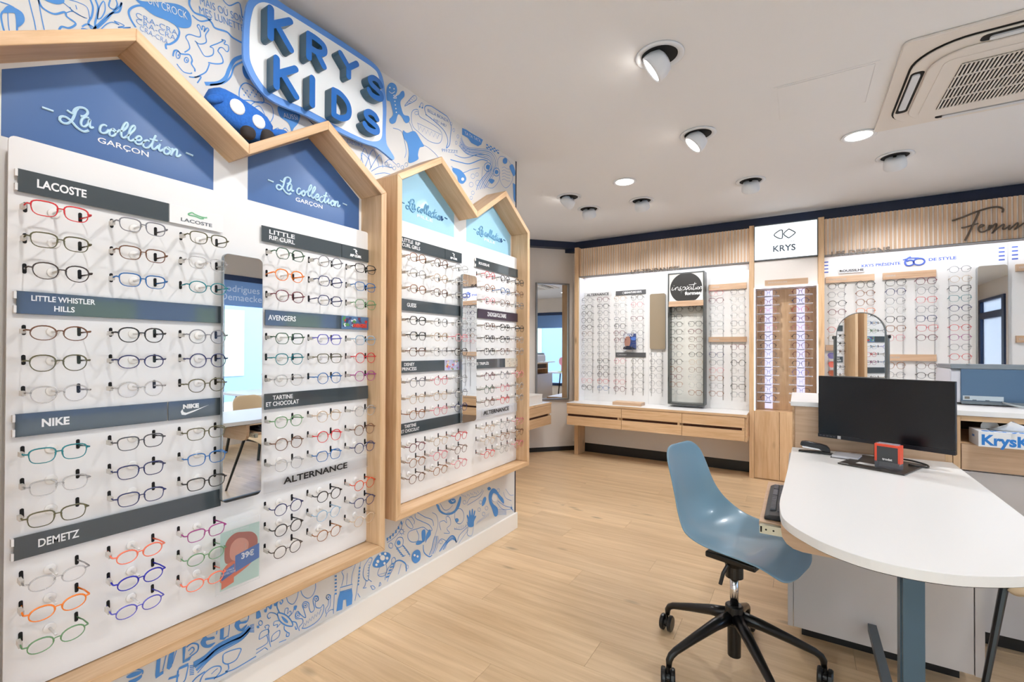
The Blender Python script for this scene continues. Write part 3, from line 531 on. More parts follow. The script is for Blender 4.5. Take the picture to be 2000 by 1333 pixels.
ROWS = [1.657, 1.577, 1.499, 1.341, 1.264, 1.184, 1.030, .948, .870, .711, .635, .555]
def house(dy, dz, label, pr, prcols, letters, word, wcol):
    out = [(y+dy, z+dz) for y, z in FR]; out = out[::-1]; inn = offset_poly(out, .031)
    root = thing('house_shaped_display', label, 'display shelf', (XW, .85+dy, .385+dz), 'house-shaped eyewear displays on the papered wall')
    n = len(out)
    for i in range(n):
        j = (i+1) % n; q = [out[i], out[j], inn[j], inn[i]]
        ce = ((out[i][0]+out[j][0])/2, (out[i][1]+out[j][1])/2); an = math.atan2(out[j][1]-out[i][1], out[j][0]-out[i][0])
        M = Matrix.Translation((XF, ce[0], ce[1]))@Matrix.Rotation(an, 4, 'X')
        mb = MB().prism(q, XW+.001, XF, 'x'); me = mb.mesh('frame_board'); me.transform(M.inverted())
        o = put('frame_board', me, oak_y, root, bev=.0025); o.matrix_local = Matrix.Translation(-Vector(root.location))@M
    bk = part('backboard', MB().prism(inn, XW+.0015, XB, 'x'), panelw, root)
    prm = pr
    for k, (y0, y1) in enumerate(((.305, .809), (.927, 1.436))):
        ap = (.557, 2.178) if k == 0 else (1.182, 2.183); t = (ap[1]-2.000)
        poly = [(y0+dy, 1.845+dz), (y0+dy, 2.016+dz), (ap[0]+dy, ap[1]+dz), (y1+dy, 2.0+dz), (y1+dy, 1.845+dz)]
        p = part('header_print', MB().prism(poly, XB, XB+.0008, 'x'), prm, root)
        o2 = .622 if k else 0
        script(p, dy+o2, dz, *prcols)
        text(word, .0225, (-1.7335, .496+o2+dy, 1.909+dz), ROTL, wcol, p, 'lettering', ex=.0003, bold=.0002, fit=.124)
    # white panel with rounded corners
    y0, y1, z0, z1, rr = .31+dy, 1.453+dy, .419+dz, 1.840+dz, .014
    pts = []
    for cy, cz, a0 in ((y1-rr, z1-rr, 0), (y0+rr, z1-rr, 90), (y0+rr, z0+rr, 180), (y1-rr, z0+rr, 270)):
        for i in range(5): a = math.radians(a0+i*22.5); pts.append((cy+rr*math.cos(a), cz+rr*math.sin(a)))
    pn = part('display_panel', MB().prism(pts, XPN-.006, XPN, 'x'), panelw, root)
    for zz in (z0+.12, z0+.7, z1-.12):
        for yy in (y0+.1, y1-.1): part('bracket', MB().box(XB, XPN-.006, yy-.01, yy+.01, zz-.01, zz+.01), steel, root)
    ox, oy, oz = root.location
    for c in (.394, .570, .746, 1.028, 1.203, 1.385):
        for z in ROWS:
            for s in (-1, 1):
                o = put('temple_slot', SLOT, dark, root); o.location = (XPN-ox, c+s*.0535+dy-oy, z+.006+dz-oz)
            o = put('nose_peg', PEG, clearp, root); o.location = (XPN-ox, c+dy-oy, z+.003+dz-oz)
    return root
blue1 = mat('print_cobalt', (66, 104, 158), .35, coat=.3); blue2 = mat('print_skyblue', (160, 208, 232), .35, coat=.3)
h1 = house(0, 0, 'near house-shaped oak display with dark blue roofs and dark strips', blue1, (litb,), None, 'GAR\u00c7ON', litw)
DY, DZ = 1.322, .108
h2 = house(DY, DZ, 'far house-shaped oak display with pale blue roofs', blue2, (mat('letter_steelblue', (110, 165, 200), .5), litd), None, 'FILLE', litw)
# strips, near display
Z4 = [(1.699, 1.757), (1.388, 1.446), (1.074, 1.133), (.762, .820)]
strip(h1, .325, .655, *Z4[0], [('LACOSTE', 70, 167, .0, .0215)], bold=.0008)
b = strip(h1, .657, .815, *Z4[0], [('LACOSTE', 352, 413, -.013, .011)], m=white, tm=mat('letter_grey', (100, 104, 108), .5), bold=.0003)
cr = MB()
for st in ([(.712, 1.740), (.72, 1.744), (.728, 1.7405), (.745, 1.737), (.757, 1.737), (.765, 1.739)], [(.714, 1.734), (.73, 1.734), (.745, 1.731), (.755, 1.7335)], [(.712, 1.740), (.709, 1.736), (.714, 1.733)]):
    ribbon(cr, cat_rom(st, 4), .0045, lambda p: (XPN+.0108, p[0], p[1]))
part('reptile_emblem', cr, mat('emblem_green', (120, 185, 140), .5), b)
for z0, z1 in Z4: part('strip_clip', MB().box(XPN, XPN+.012, .320, .325, z0+.002, z0+.02).box(XPN, XPN+.012, .320, .325, z1-.02, z1-.002), white, h1)
strip(h1, .325, .815, *Z4[1], [('LITTLE WHISTLER', 61, 186, .012, .0145), ('HILLS', 106, 146, -.0125, .0145)], bold=.0004)
strip(h1, .325, .655, *Z4[2], [('NIKE', 84, 138, 0, .0205)], bold=.001)
b = strip(h1, .658, .814, *Z4[2], [('NIKE', 359, 390, .009, .013)], bold=.0011)
sw = MB(); sw.prism([(.697, 1.106), (.692, 1.098), (.695, 1.088), (.705, 1.086), (.730, 1.094), (.775, 1.112), (.730, 1.0985), (.708, 1.093), (.700, 1.096)], XPN+.010, XPN+.0106, 'x')
part('tick_emblem', sw, litw, b)
strip(h1, .325, .815, *Z4[3], [('DEMETZ', 79.5, 159, 0, .021)], bold=.0005)
strip(h1, .950, 1.299, *Z4[0], [('LITTLE', 525, 575, .011, .0165), ('RIP CURL', 525, 575, -.0105, .0165)], bold=.0003)
def wave(b, y, z, s=1.):
    mb = MB().prism([(y-.016*s, z+.006*s), (y-.004*s, z+.009*s), (y+.006*s, z+.004*s), (y+.009*s, z-.003*s), (y+.003*s, z-.001*s), (y+.005*s, z-.009*s), (y+.014*s, z-.014*s), (y+.002*s, z-.012*s), (y-.003*s, z-.004*s), (y-.001*s, z+.003*s)], XPN+.010, XPN+.0106, 'x')
    part('wave_emblem', mb, litw, b)
    text('RIP CURL', .014*s, (XPN+.0104, y, z-.023*s), ROTL, litw, b, 'lettering', ex=.0003, bold=.001, align='CENTER', sx=1.05, shear=.2)
b = strip(h1, 1.301, 1.447, *Z4[0]); wave(b, 1.374, 1.739)
strip(h1, .965, 1.299, *Z4[1], [('AVENGERS', 524, 578, 0, .0195)], bold=.0005)
b = strip(h1, 1.301, 1.447, *Z4[1], m=mat('poster_blue', (88, 120, 160), .3), label='small colour picture of red, blue and green shapes')
def blobs(b, y0, y1, z0, z1, cols, n, seed, r0=.005, r1=.016):
    rd = random.Random(seed); gr = {}
    for i in range(n):
        c = rd.choice(cols); rr = rd.uniform(r0, r1); y = rd.uniform(y0+rr, y1-rr); z = rd.uniform(z0+rr*.8, z1-rr*.8); x = XPN+.0101+i*.00006
        m = gr.setdefault(c, MB()); pts = [(y+rr*rd.uniform(.6, 1.1)*math.cos(k*PI/4), z+rr*rd.uniform(.6, .9)*math.sin(k*PI/4)) for k in range(8)]
        k0 = len(m.v); m.v += [(x, *p) for p in pts]; m.f.append(tuple(range(k0, k0+8)))
    for c, m in gr.items(): part('printed_shape', m, mat('print_%d_%d_%d' % c, c, .4), b)
blobs(b, 1.301, 1.447, *Z4[1], [(214, 60, 50), (120, 60, 80), (90, 150, 90), (60, 70, 110), (225, 225, 230)], 34, 5, .004, .011)
text('AVENGERS', .022, (XPN+.0135, 1.398, 1.405), ROTL, mat('letter_red', (222, 74, 60), .4), b, 'lettering', ex=.0003, align='CENTER', sx=.7, bold=.0012)
strip(h1, .965, 1.448, *Z4[2], [('TARTINE', 534, 573, .0115, .0165), ('ET CHOCOLAT', 521, 585, -.0115, .0165)], bold=.0003)
strip(h1, .965, 1.448, *Z4[3], [('ALTERNANCE', 556, 680, 0, .025)], m=acryl, tm=litk, bold=.0008, label='clear strip with black lettering')
# strips, far display
def zs(k): return (Z4[k][0]+DZ, Z4[k][1]+DZ)
strip(h2, 1.640, 1.985, *zs(0), [('LITTLE  RIP', 785, 820, .012, .018), ('CURL GIRLS', 785, 820, -.0115, .018)], bold=.0003)
b = strip(h2, 1.987, 2.137, *zs(0)); wave(b, 2.062, 1.845)
strip(h2, 1.640, 2.137, *zs(1), [('GUESS', 795, 813, 0, .02)], bold=.0005)
strip(h2, 1.640, 1.985, *zs(2), [('DISNEY', 790, 810, .0115, .017), ('PRINCESS', 786, 814, -.0115, .017)], bold=.0003)
b = strip(h2, 1.987, 2.137, *zs(2), m=mat('poster_lilac', (196, 196, 222), .3), label='small pastel picture of coloured shapes')
blobs(b, 1.987, 2.137, *zs(2), [(232, 190, 80), (150, 170, 220), (222, 120, 90), (240, 225, 230), (120, 170, 120), (190, 120, 190)], 34, 9, .004, .012)
strip(h2, 1.640, 2.137, *zs(3), [('TARTINE', 791, 814, .0115, .017), ('ET CHOCOLAT', 785, 820, -.0115, .017)], bold=.0003)
strip(h2, 2.275, 2.772, *zs(0), [('ROUSSILHE', 935, 955.5, 0, .016)], bold=.0003)
strip(h2, 2.300, 2.772, *zs(1), [('ZADIG&VOLTAIRE', 952, 988.6, 0, .026)], m=stripp, bold=.0006)
strip(h2, 2.262, 2.61, *zs(2), [('LES TRIPL\u00c9S', 927, 955, 0, .017)], bold=.0003)
b = strip(h2, 2.612, 2.772, *zs(2), m=mat('poster_cream', (214, 206, 190), .3), label='small cream picture with faint figures')
blobs(b, 2.612, 2.772, *zs(2), [(196, 180, 150), (170, 160, 150), (222, 200, 180)], 20, 2, .004, .010)
strip(h2, 2.262, 2.772, *zs(3), [('ALTERNANCE', 945, 994.7, 0, .026)], m=acryl, tm=litk, bold=.0006, label='clear strip with black lettering')
for z0, z1 in (zs(0),): part('strip_clip', MB().box(XPN, XPN+.012, 2.269, 2.274, z0+.002, z0+.02).box(XPN, XPN+.012, 2.269, 2.274, z1-.02, z1-.002), white, h2)
# mirrors on the panels
def rmirror(y0, y1, z0, z1, label):
    t = thing('wall_mirror', label, 'mirror', (XPN, (y0+y1)/2, z0), None); rr = .018
    def rp(d):
        pts = []
        for cy, cz, a0 in ((y1-rr, z1-rr, 0), (y0+rr, z1-rr, 90), (y0+rr, z0+rr, 180), (y1-rr, z0+rr, 270)):
            for i in range(6): a = math.radians(a0+i*18); pts.append((cy+(rr-d)*math.cos(a), cz+(rr-d)*math.sin(a)))
        return pts
    part('mirror_backing', MB().prism(rp(.0), XPN+.020, XPN+.034, 'x').box(XPN+.0005, XPN+.02, y0+.04, y1-.04, z0+.1, z1-.1), mat('mirror_edge', (150, 154, 156), .25, .6), t)
    part('mirror_glass', MB().prism(rp(.0012), XPN+.034, XPN+.037, 'x'), mirror_m, t)
rmirror(.806, .940, .775, 1.626, 'tall narrow mirror with rounded corners on the near display panel')
rmirror(2.112, 2.250, .872, 1.742, 'tall narrow mirror with rounded corners on the far display panel')
# acrylic poster holder
t = thing('poster_holder', 'clear holder with a red-haired child on a mint poster, priced 39 euro', 'poster', (XPN, .88, .47))
part('acrylic_sheet', MB().box(-1.640, -1.638, .780, .926, .480, .708).box(-1.690, -1.640, .87, .88, .60, .62), acryl, t)
PS = -.026
ps = part('poster', MB().box(-1.6425, -1.642, PS+.822, PS+.953, .487, .682), mat('poster_mint', (196, 222, 208), .4), t)
def flat(name, pts, rgb, d, parent=ps, smooth=True):
    pts = [(a+PS, b) for a, b in pts]
    q = cat_rom(pts, 5, True) if smooth else pts; m = MB().prism(q, -1.6420, -1.6418+d, 'x'); part(name, m, mat('pp_%d_%d_%d' % rgb, rgb, .5), parent)
flat('printed_hair', [(.835, .60), (.84, .645), (.868, .667), (.90, .662), (.928, .652), (.945, .63), (.946, .60), (.935, .58), (.90, .575), (.86, .57), (.84, .575)], (176, 82, 48), .0002)
flat('printed_face', [(.852, .60), (.856, .63), (.875, .646), (.90, .640), (.915, .62), (.91, .59), (.895, .575), (.872, .572), (.858, .582)], (222, 150, 122), .0004)
flat('printed_sweater', [(.825, .545), (.845, .57), (.875, .575), (.905, .585), (.93, .59), (.93, .55), (.87, .52), (.825, .515)], (226, 104, 50), .0003)
flat('printed_box', [(.826, .52), (.868, .535), (.868, .565), (.826, .548)], (38, 102, 176), .0006, smooth=False)
flat('printed_box', [(.87, .533), (.953, .553), (.953, .605), (.87, .590)], (38, 102, 176), .0006, smooth=False)
flat('printed_box', [(.826, .492), (.866, .502), (.866, .532), (.826, .518)], (226, 104, 50), .0006, smooth=False)
text('39\u20ac', .027, (-1.6410, PS+.912, .579), ROTL, litw, ps, 'lettering', ex=.0002, align='CENTER', bold=.001)
text('KRYS PACK\nPROTECTION', .0095, (-1.6410, PS+.848, .544), ROTL, litw, ps, 'lettering', ex=.0002, align='CENTER', sx=.8)
text('A VOUS FRANCE', .008, (-1.6410, PS+.885, .676), ROTL, litw, ps, 'lettering', ex=.0002, align='CENTER')
# ================================================================ SPEECH-BUBBLE SIGN
sg = thing('speech_bubble_sign', 'white speech-bubble sign with blue border and raised blue letters', 'sign', (XW, 1.23, 2.25))
def sp(x, y): return pX(*c2(x, y), -1.70)
ol = [sp(*p) for p in ((232, 330), (236, 150), (248, 60), (262, 10), (290, -20), (345, -30), (420, -10), (520, 55), (760, 205), (940, 325), (1020, 385), (1060, 440), (1080, 520), (1092, 640), (1088, 780), (1092, 860), (1112, 900), (1138, 945), (1130, 962), (1085, 925), (1030, 885), (960, 862), (820, 800), (620, 700), (450, 630), (360, 570), (290, 480), (250, 400))]
ol = cat_rom(ol, 3, True)
part('board', MB().prism(ol, -1.712, -1.700, 'x').box(XW+.001, -1.712, 1.1, 1.15, 2.42, 2.5).box(XW+.001, -1.712, 1.4, 1.45, 2.36, 2.5), mat('sign_border', (98, 152, 226), .4), sg, 'periwinkle blue border board')
il = [sp(*p) for p in ((268, 330), (270, 170), (282, 90), (300, 40), (340, 15), (400, 28), (520, 95), (760, 245), (930, 355), (1010, 410), (1040, 450), (1058, 540), (1068, 650), (1066, 760), (1060, 830), (1025, 850), (960, 838), (820, 772), (640, 672), (480, 600), (380, 545), (320, 470), (285, 400))]
part('face', MB().prism(cat_rom(il, 3, True), -1.700, -1.6985, 'x'), mat('sign_white', (242, 244, 244), .4), sg, 'white face')
blueL = mat('letter_blue_face', (24, 104, 186), .2, coat=.5); steelL = mat('letter_side_teal', (58, 94, 116), .35)
def thick(ch, strokes, y0, z0, w, h, lab):
    """rounded block letter from centre-line strokes in a unit box"""
    mb = MB(); fc = MB(); rw = .0125
    for st in strokes:
        q = [(y0+p[0]*w, z0+p[1]*h) for p in (cat_rom(st, 5) if len(st) > 2 else st)]
        # outline of a stroke with round ends
        L = []; R = []; n = len(q)
        for i in range(n):
            a, b2 = q[max(i-1, 0)], q[min(i+1, n-1)]; dx, dy = b2[0]-a[0], b2[1]-a[1]; l = math.hypot(dx, dy); dx /= l; dy /= l
            L.append((q[i][0]-dy*rw, q[i][1]+dx*rw)); R.append((q[i][0]+dy*rw, q[i][1]-dx*rw))
        dx, dy = q[-1][0]-q[-2][0], q[-1][1]-q[-2][1]; a0 = math.atan2(dy, dx)
        capE = [(q[-1][0]+rw*math.cos(a0+PI/2-k*PI/6), q[-1][1]+rw*math.sin(a0+PI/2-k*PI/6)) for k in range(1, 6)]
        dx, dy = q[0][0]-q[1][0], q[0][1]-q[1][1]; a1 = math.atan2(dy, dx)
        capS = [(q[0][0]+rw*math.cos(a1+PI/2-k*PI/6), q[0][1]+rw*math.sin(a1+PI/2-k*PI/6)) for k in range(1, 6)]
        x1 = -1.655-.0004*strokes.index(st)
        if n > 2:
            for mm, xa, xb in ((mb, -1.6985, x1), (fc, x1, x1+.0015)):
                for i in range(n-1): mm.prism([L[i], L[i+1], R[i+1], R[i]], xa, xb, 'x')
                mm.prism([L[-1]]+capE+[R[-1]], xa, xb, 'x'); mm.prism([R[0]]+capS+[L[0]], xa, xb, 'x')
        else:
            poly = [L[0], L[-1]]+capE+[R[-1], R[0]]+capS
            mb.prism(poly, -1.6985, x1, 'x'); fc.prism(poly, x1, x1+.0015, 'x')
    o = part('letter', mb, steelL, sg); part('letter_face', fc, blueL, o)
GL = {'K': [[(0, 0), (0, 1)], [(.9, 1), (.08, .48)], [(.3, .55), (.95, 0)]], 'R': [[(0, 0), (0, 1)], [(0, 1), (.45, 1), (.82, .9), (.85, .62), (.5, .45), (.05, .45)], [(.45, .42), (.85, 0)]],
      'Y': [[(0, 1), (.5, .5)], [(1, 1), (.5, .5)], [(.5, .55), (.5, 0)]], 'S': [[(.88, .82), (.7, .98), (.35, 1), (.08, .8), (.2, .58), (.55, .48), (.88, .36), (.9, .12), (.6, 0), (.2, .02), (.0, .18)]],
      'I': [[(.5, 0), (.5, 1)]], 'D': [[(0, 0), (0, 1)], [(0, 1), (.4, 1), (.8, .8), (.92, .5), (.8, .2), (.4, 0), (0, 0)]]}
def at(x, y): return pX(*c2(x, y), -1.655)
for ch, (bx, by), (tx, ty), w in (('K', (395, 225), (395, 50), .085), ('R', (625, 345), (625, 205), .082), ('Y', (815, 430), (800, 310), .085), ('S', (985, 560), (985, 450), .082),
                         ('K', (430, 520), (430, 350), .085), ('I', (645, 630), (655, 475), .03), ('D', (775, 690), (770, 540), .085), ('S', (960, 765), (958, 655), .082)):
    yb, zb = at(bx, by); yt, zt = at(tx, ty); thick(ch, GL[ch], yb-(w/2 if ch == 'I' else 0), zb, w, zt-zb, ch)
# ================================================================ PLUSH TOY (kept plain)
pt = thing('plush_toy', 'blue plush toy with stubby arms and dark soles in the roof valley', 'toy', (-1.68, .87, 2.03))
def blob(name, c, rx, ry, rz, m, tilt=0, n=16, sq=2.4):
    mb = MB(); vs = []; ns = n//2
    for i in range(ns+1):
        ph = -PI/2+PI*i/ns
        for k in range(n):
            th = 2*PI*k/n; f = lambda v: math.copysign(abs(v)**(2/sq), v)
            p = Vector((rx*f(math.cos(ph))*f(math.cos(th)), ry*f(math.cos(ph))*f(math.sin(th)), rz*f(math.sin(ph))))
            p = Matrix.Rotation(tilt, 3, 'X')@p; vs.append(p+Vector(c))
    mb.add(vs, [(i*n+k, i*n+(k+1) % n, (i+1)*n+(k+1) % n, (i+1)*n+k) for i in range(ns) for k in range(n)])
    return part(name, mb, m, pt, smooth=True)
plm = mat('plush_blue', (48, 110, 196), .95, bump=.9, bscale=120, var=.2)
blob('body', (-1.685, .868, 2.118), .05, .115, .062, plm, -.22, sq=3.2)
blob('foot', (-1.625, .868, 2.052), .022, .024, .022, mat('sole_brown', (58, 52, 50), .9), 0); blob('foot', (-1.64, .945, 2.068), .022, .024, .03, MATS['sole_brown'], 0)
blob('arm', (-1.655, .998, 2.11), .014, .036, .014, plm, .35); blob('arm', (-1.645, .77, 2.13), .014, .03, .014, plm, .5)
blob('patch', (-1.636, .838, 2.132), .006, .026, .026, mat('felt_white', (236, 236, 236), .9), 0, sq=2); blob('patch', (-1.636, .912, 2.112), .006, .024, .024, MATS['felt_white'], 0, sq=2)
# ================================================================ BACK WALL FITTINGS
YP = 5.28; YPAN = 5.45
led = mat('led_strip', (235, 240, 255), .4, emit=2.5)
ledw = mat('led_light_bar', (222, 220, 250), .4, emit=.55)
def post(x0, x1, lab): solo('oak_post', MB().box(x0, x1, YP, 5.5, 0, 2.575), oak_z, ((x0+x1)/2, YP, 0), lab, 'post', 'oak posts dividing the back wall', bev=.002)
post(-2.372, -2.322, 'slim oak post at the far left end of the back wall')
post(-.430, -.385, 'slim oak post left of the lit white logo box')
post(.158, .208, 'slim oak post right of the lit white logo box')
post(2.35, 2.40, 'slim oak post at the far right end of the back wall')
def fascia(x0, x1, lab):
    t = thing('slatted_fascia', lab, 'fascia', ((x0+x1)/2, 5.31, 2.21), 'slatted oak fascias above the lit shelves')
    part('fascia_back', MB().box(x0, x1, 5.325, 5.335, 2.212, 2.56), mat('fascia_back', (246, 238, 232), .6), t)
    part('fascia_edge', MB().box(x0, x1, 5.30, 5.335, 2.205, 2.212), mat('edge_graphite', (96, 94, 94), .4), t)
    p = .0298; n = int((x1-x0)/p); p = (x1-x0)/n
    me = MB().box(-.0086, .0086, -.0055, .0055, -.174, .174).mesh('slat')
    for i in range(n):
        o = put('slat', me, slat_m, t); o.location = (x0+(i+.5)*p-t.location.x, 5.3195-t.location.y, 2.386-t.location.z)
    part('led_strip', MB().box(x0+.02, x1-.02, 5.345, 5.365, 2.215, 2.222), led, t, 'glowing light strip')
    part('strip_housing', MB().box(x0, x1, 5.335, 5.45, 2.222, 2.235), white, t)
    area('fascia_light', ((x0+x1)/2, 5.36, 2.208), (math.radians(12), 0, 0), x1-x0-.1, .03, .8*(x1-x0), (.88, .92, 1))
    return t
f1 = fascia(-2.322, -.430, 'slatted oak fascia between the left posts, lettered Les Tendances')
f2 = fascia(.208, 2.35, 'slatted oak fascia right of the logo box, lettered Les Designs')
gl = mat('letter_graphite', (104, 92, 82), .4, .3)
def pyt(px, py, Y=5.30): return pY(px, py, Y)
text('LES TENDANCES', .060, (-1.665, 5.303, 2.210), ROTB, gl, f1, 'lettering', ex=.004, bold=.0006, fit=.545)
text('LES DESIGNS', .064, (.264, 5.303, 2.213), ROTB, gl, f2, 'lettering', ex=.004, bold=.0006, fit=.435)
fem = MB()
q4 = lambda x, y: (1450+.3*x, 350+.3*y)
for st, w in (([(1365, 272), (1430, 250), (1520, 215), (1600, 190), (1660, 182), (1695, 195), (1692, 218)], .0075), ([(1540, 215), (1515, 270), (1480, 340), (1448, 402)], .0075), ([(1425, 318), (1460, 312), (1500, 300), (1535, 290)], .006),
            ([(1535, 320), (1565, 308), (1570, 300), (1550, 300), (1535, 325), (1550, 345), (1590, 335), (1625, 300)], .006), ([(1610, 300), (1600, 330), (1612, 325), (1650, 290), (1648, 320), (1625, 355), (1650, 330), (1700, 295), (1695, 325), (1710, 325), (1740, 305)], .006),
            ([(1740, 300), (1735, 330), (1760, 310), (1790, 285), (1790, 310), (1770, 330), (1800, 310), (1840, 285), (1850, 310), (1870, 300)], .006)):
    q = [pY(*q4(*p), 5.30) for p in cat_rom(st, 5)]; fem.tube([(a, 5.296, b) for a, b in q], w, 6)
z0_ = pY(*q4(1850, 300), 5.30)
for dx in (.06, .17): fem.tube([(z0_[0]+dx+a, 5.296, z0_[1]+b) for a, b in cat_rom([(-.05, -.01), (-.01, .02), (.01, .0), (-.02, -.02), (.0, -.03), (.05, .0)], 5)], .006, 6)
part('script_lettering', fem, gl, f2)
# back panels
random.seed(11)
railm = clear('clear_rail', (238, 236, 238), .02, .3)
def gpanel(x0, x1, z0, z1, lab):
    t = thing('eyewear_wall_panel', lab, 'display panel', ((x0+x1)/2, YPAN, z0))
    part('panel', MB().box(x0, x1, YPAN, YPAN+.04, z0, z1), panelw, t)
    return t
def rails(t, xs, z0, z1):
    for x in xs:
        for s in (-.062, .062): part('clear_rail', MB().box(x+s-.004, x+s+.004, YPAN-.004, YPAN-.0005, z0, z1), railm, t)
g1 = gpanel(-2.322, -.430, .667, 2.215, 'white eyewear wall panel above the three-drawer oak counter')
GX1 = [-2.258, -2.047, -1.836, -1.624, -1.403]
rails(g1, GX1[:4], .76, 1.95); rails(g1, GX1[4:], .76, 1.30); rails(g1, [-.757, -.547], .76, 1.95)
for xx in (-1.50, -.83): part('panel_joint', MB().box(xx-.001, xx+.001, YPAN-.001, YPAN, .667, 2.2), mat('joint_grey', (190, 188, 186), .6), g1)
part('side_board', MB().box(-2.322, -2.312, 5.30, 5.45, .667, 2.2), mat('side_white', (240, 240, 242), .4), g1)  # plain white board at the panel's left end
g2 = gpanel(.208, 2.35, .667, 2.215, 'white eyewear wall panel behind the reception counter')
GX2 = [.312, .529, .747, .963, 1.183, 1.66, 1.88, 2.1]
rails(g2, GX2, .76, 1.96)
part('panel_joint', MB().box(1.482, 1.486, YPAN-.001, YPAN, .667, 2.2), MATS['joint_grey'], g2)
def bstrip(root, x0, x1, z0, z1, txt='', a=0, c=0, cap=.02, m=None, tm=None, d=.03, lab=None, bold=.0004):
    b = part('brand_strip', MB().box(x0, x1, YPAN-d, YPAN-.001, z0, z1), m or greyoak_x, root, lab)
    if txt:
        xa, xc = pY(a, 600, YPAN-d)[0], pY(c, 600, YPAN-d)[0]
        text(txt, cap/.72, (xa, YPAN-d-.0006, (z0+z1)/2), ROTB, tm or litw, b, 'lettering', ex=.0004, fit=xc-xa, bold=bold)
    return b
char_m = mat('strip_dark', (84, 84, 86), .4)
dim = mat('letter_dim', (196, 188, 182), .5)
bstrip(g1, -2.32, -1.955, 1.967, 2.017, 'ALTERNANCE', 1146, 1189, .030, acryl, litk, .012, 'clear strip with dark lettering', .0008)
b = bstrip(g1, -1.896, -1.531, 1.965, 2.018, 'SIGNATURE KRYS', 1220, 1253, .022, char_m, litw, .012, 'charcoal strip', .001)
ic = MB()
for cx_ in (-1.80, -1.775): ribbon(ic, [(cx_+.013*math.cos(k*PI/4), 1.9915+.012*math.sin(k*PI/4)) for k in range(8)], .003, lambda p: (p[0], YPAN-.0126, p[1]), True)
part('diamond_emblem', ic, litw, b)
bstrip(g1, -1.896, -1.531, 1.215, 1.270, 'CARNABY', 1206, 1224, .018, char_m, mat('letter_grey2', (180, 182, 182), .5), .012, 'charcoal strip')
bstrip(g1, -.838, -.466, 1.955, 2.018, 'VINTAGE', 1391, 1405, .012, tm=dim); bstrip(g1, -.838, -.466, 1.391, 1.445, 'VINTAGE', 1391, 1405, .012, tm=dim)
bstrip(g2, .225, .601, 1.957, 2.018, 'ROUSSILHE', 1620, 1653, .016, tm=dim); bstrip(g2, .662, 1.031, 1.958, 2.020, 'VANINI', 1729, 1749, .016, tm=dim); bstrip(g2, .662, 1.031, 1.209, 1.268, 'MODE', 1739, 1757, .016, tm=dim)
bstrip(g2, .225, .601, 1.300, 1.355); bstrip(g2, 1.526, 1.90, 1.960, 2.018, 'VANINI', 1990, 2010, .018, tm=dim); bstrip(g2, 1.526, 1.90, 1.371, 1.428, 'GUESS', 1990, 2010, .018, tm=dim)
bstrip(g2, .327, .529, 2.045, 2.085, 'ROUSSILHE', 1640, 1687, .022, mat('strip_pale', (222, 222, 224), .5), litk, .02, 'pale grey strip with black lettering', .0009)
kb = mat('letter_kblue', (74, 98, 186), .5)
text('KRYS PR\u00c9SENTE', .036, (.507, YPAN-.0006, 2.102), ROTB, kb, g2, 'lettering', ex=.0004, fit=.285, bold=.0012)
text('DE STYLE', .036, (.986, YPAN-.0006, 2.114), ROTB, kb, g2, 'lettering', ex=.0004, fit=.182, bold=.0012)
sx_ = MB()
cx, cz = .868, 2.108
sx_.tube([(cx+a, YPAN-.004, cz+b) for a, b in cat_rom([(-.005, .045), (-.03, .03), (-.045, 0), (-.035, -.028), (-.01, -.034), (.014, -.02), (.012, .006), (-.01, .016), (-.034, .006)], 5)], .007, 6)
sx_.tube([(cx+.052+.038*math.cos(a), YPAN-.004, cz-.004+.030*math.sin(a)) for a in [i*PI/10 for i in range(20)]], .007, 6, closed=True)
sx_.tube([(cx-.06, YPAN-.004, cz+.022), (cx-.02, YPAN-.004, cz+.036), (cx+.05, YPAN-.004, cz+.03)], .005, 6)
part('number_emblem', sx_, kb, g2)
for x in (.229, 1.448, 1.526):
    for k in range(4): part('blue_dash', MB().box(x-.018, x+.018, YPAN-.0008, YPAN, 2.062+.033*k, 2.074+.033*k), kb, g2)
# wall mirrors
def bmirror(x0, x1, z0, z1, m, lab, d=.05):
    rr = .02; pts = []
    for cx, cz, a0 in ((x1-rr, z1-rr, 0), (x0+rr, z1-rr, 90), (x0+rr, z0+rr, 180), (x1-rr, z0+rr, 270)):
        for i in range(5): a = math.radians(a0+i*22.5); pts.append((cx+rr*math.cos(a), cz+rr*math.sin(a)))
    t = thing('wall_mirror', lab, 'mirror', ((x0+x1)/2, YPAN, z0))
    part('mirror_backing', MB().prism(pts, YPAN-.001, YPAN-d+.004, 'y'), MATS['mirror_edge'], t); part('mirror_glass', MB().prism(pts, YPAN-d+.0035, YPAN-d, 'y'), m, t)
bmirror(-1.477, -1.300, 1.310, 1.955, mat('mirror_taupe', (150, 134, 112), .35), 'narrow bronze-brown panel with rounded corners left of the framed black disc', .035)
bmirror(1.289, 1.470, 1.10, 2.020, mirror_m, 'narrow silver wall mirror with rounded corners reflecting the blue entrance')
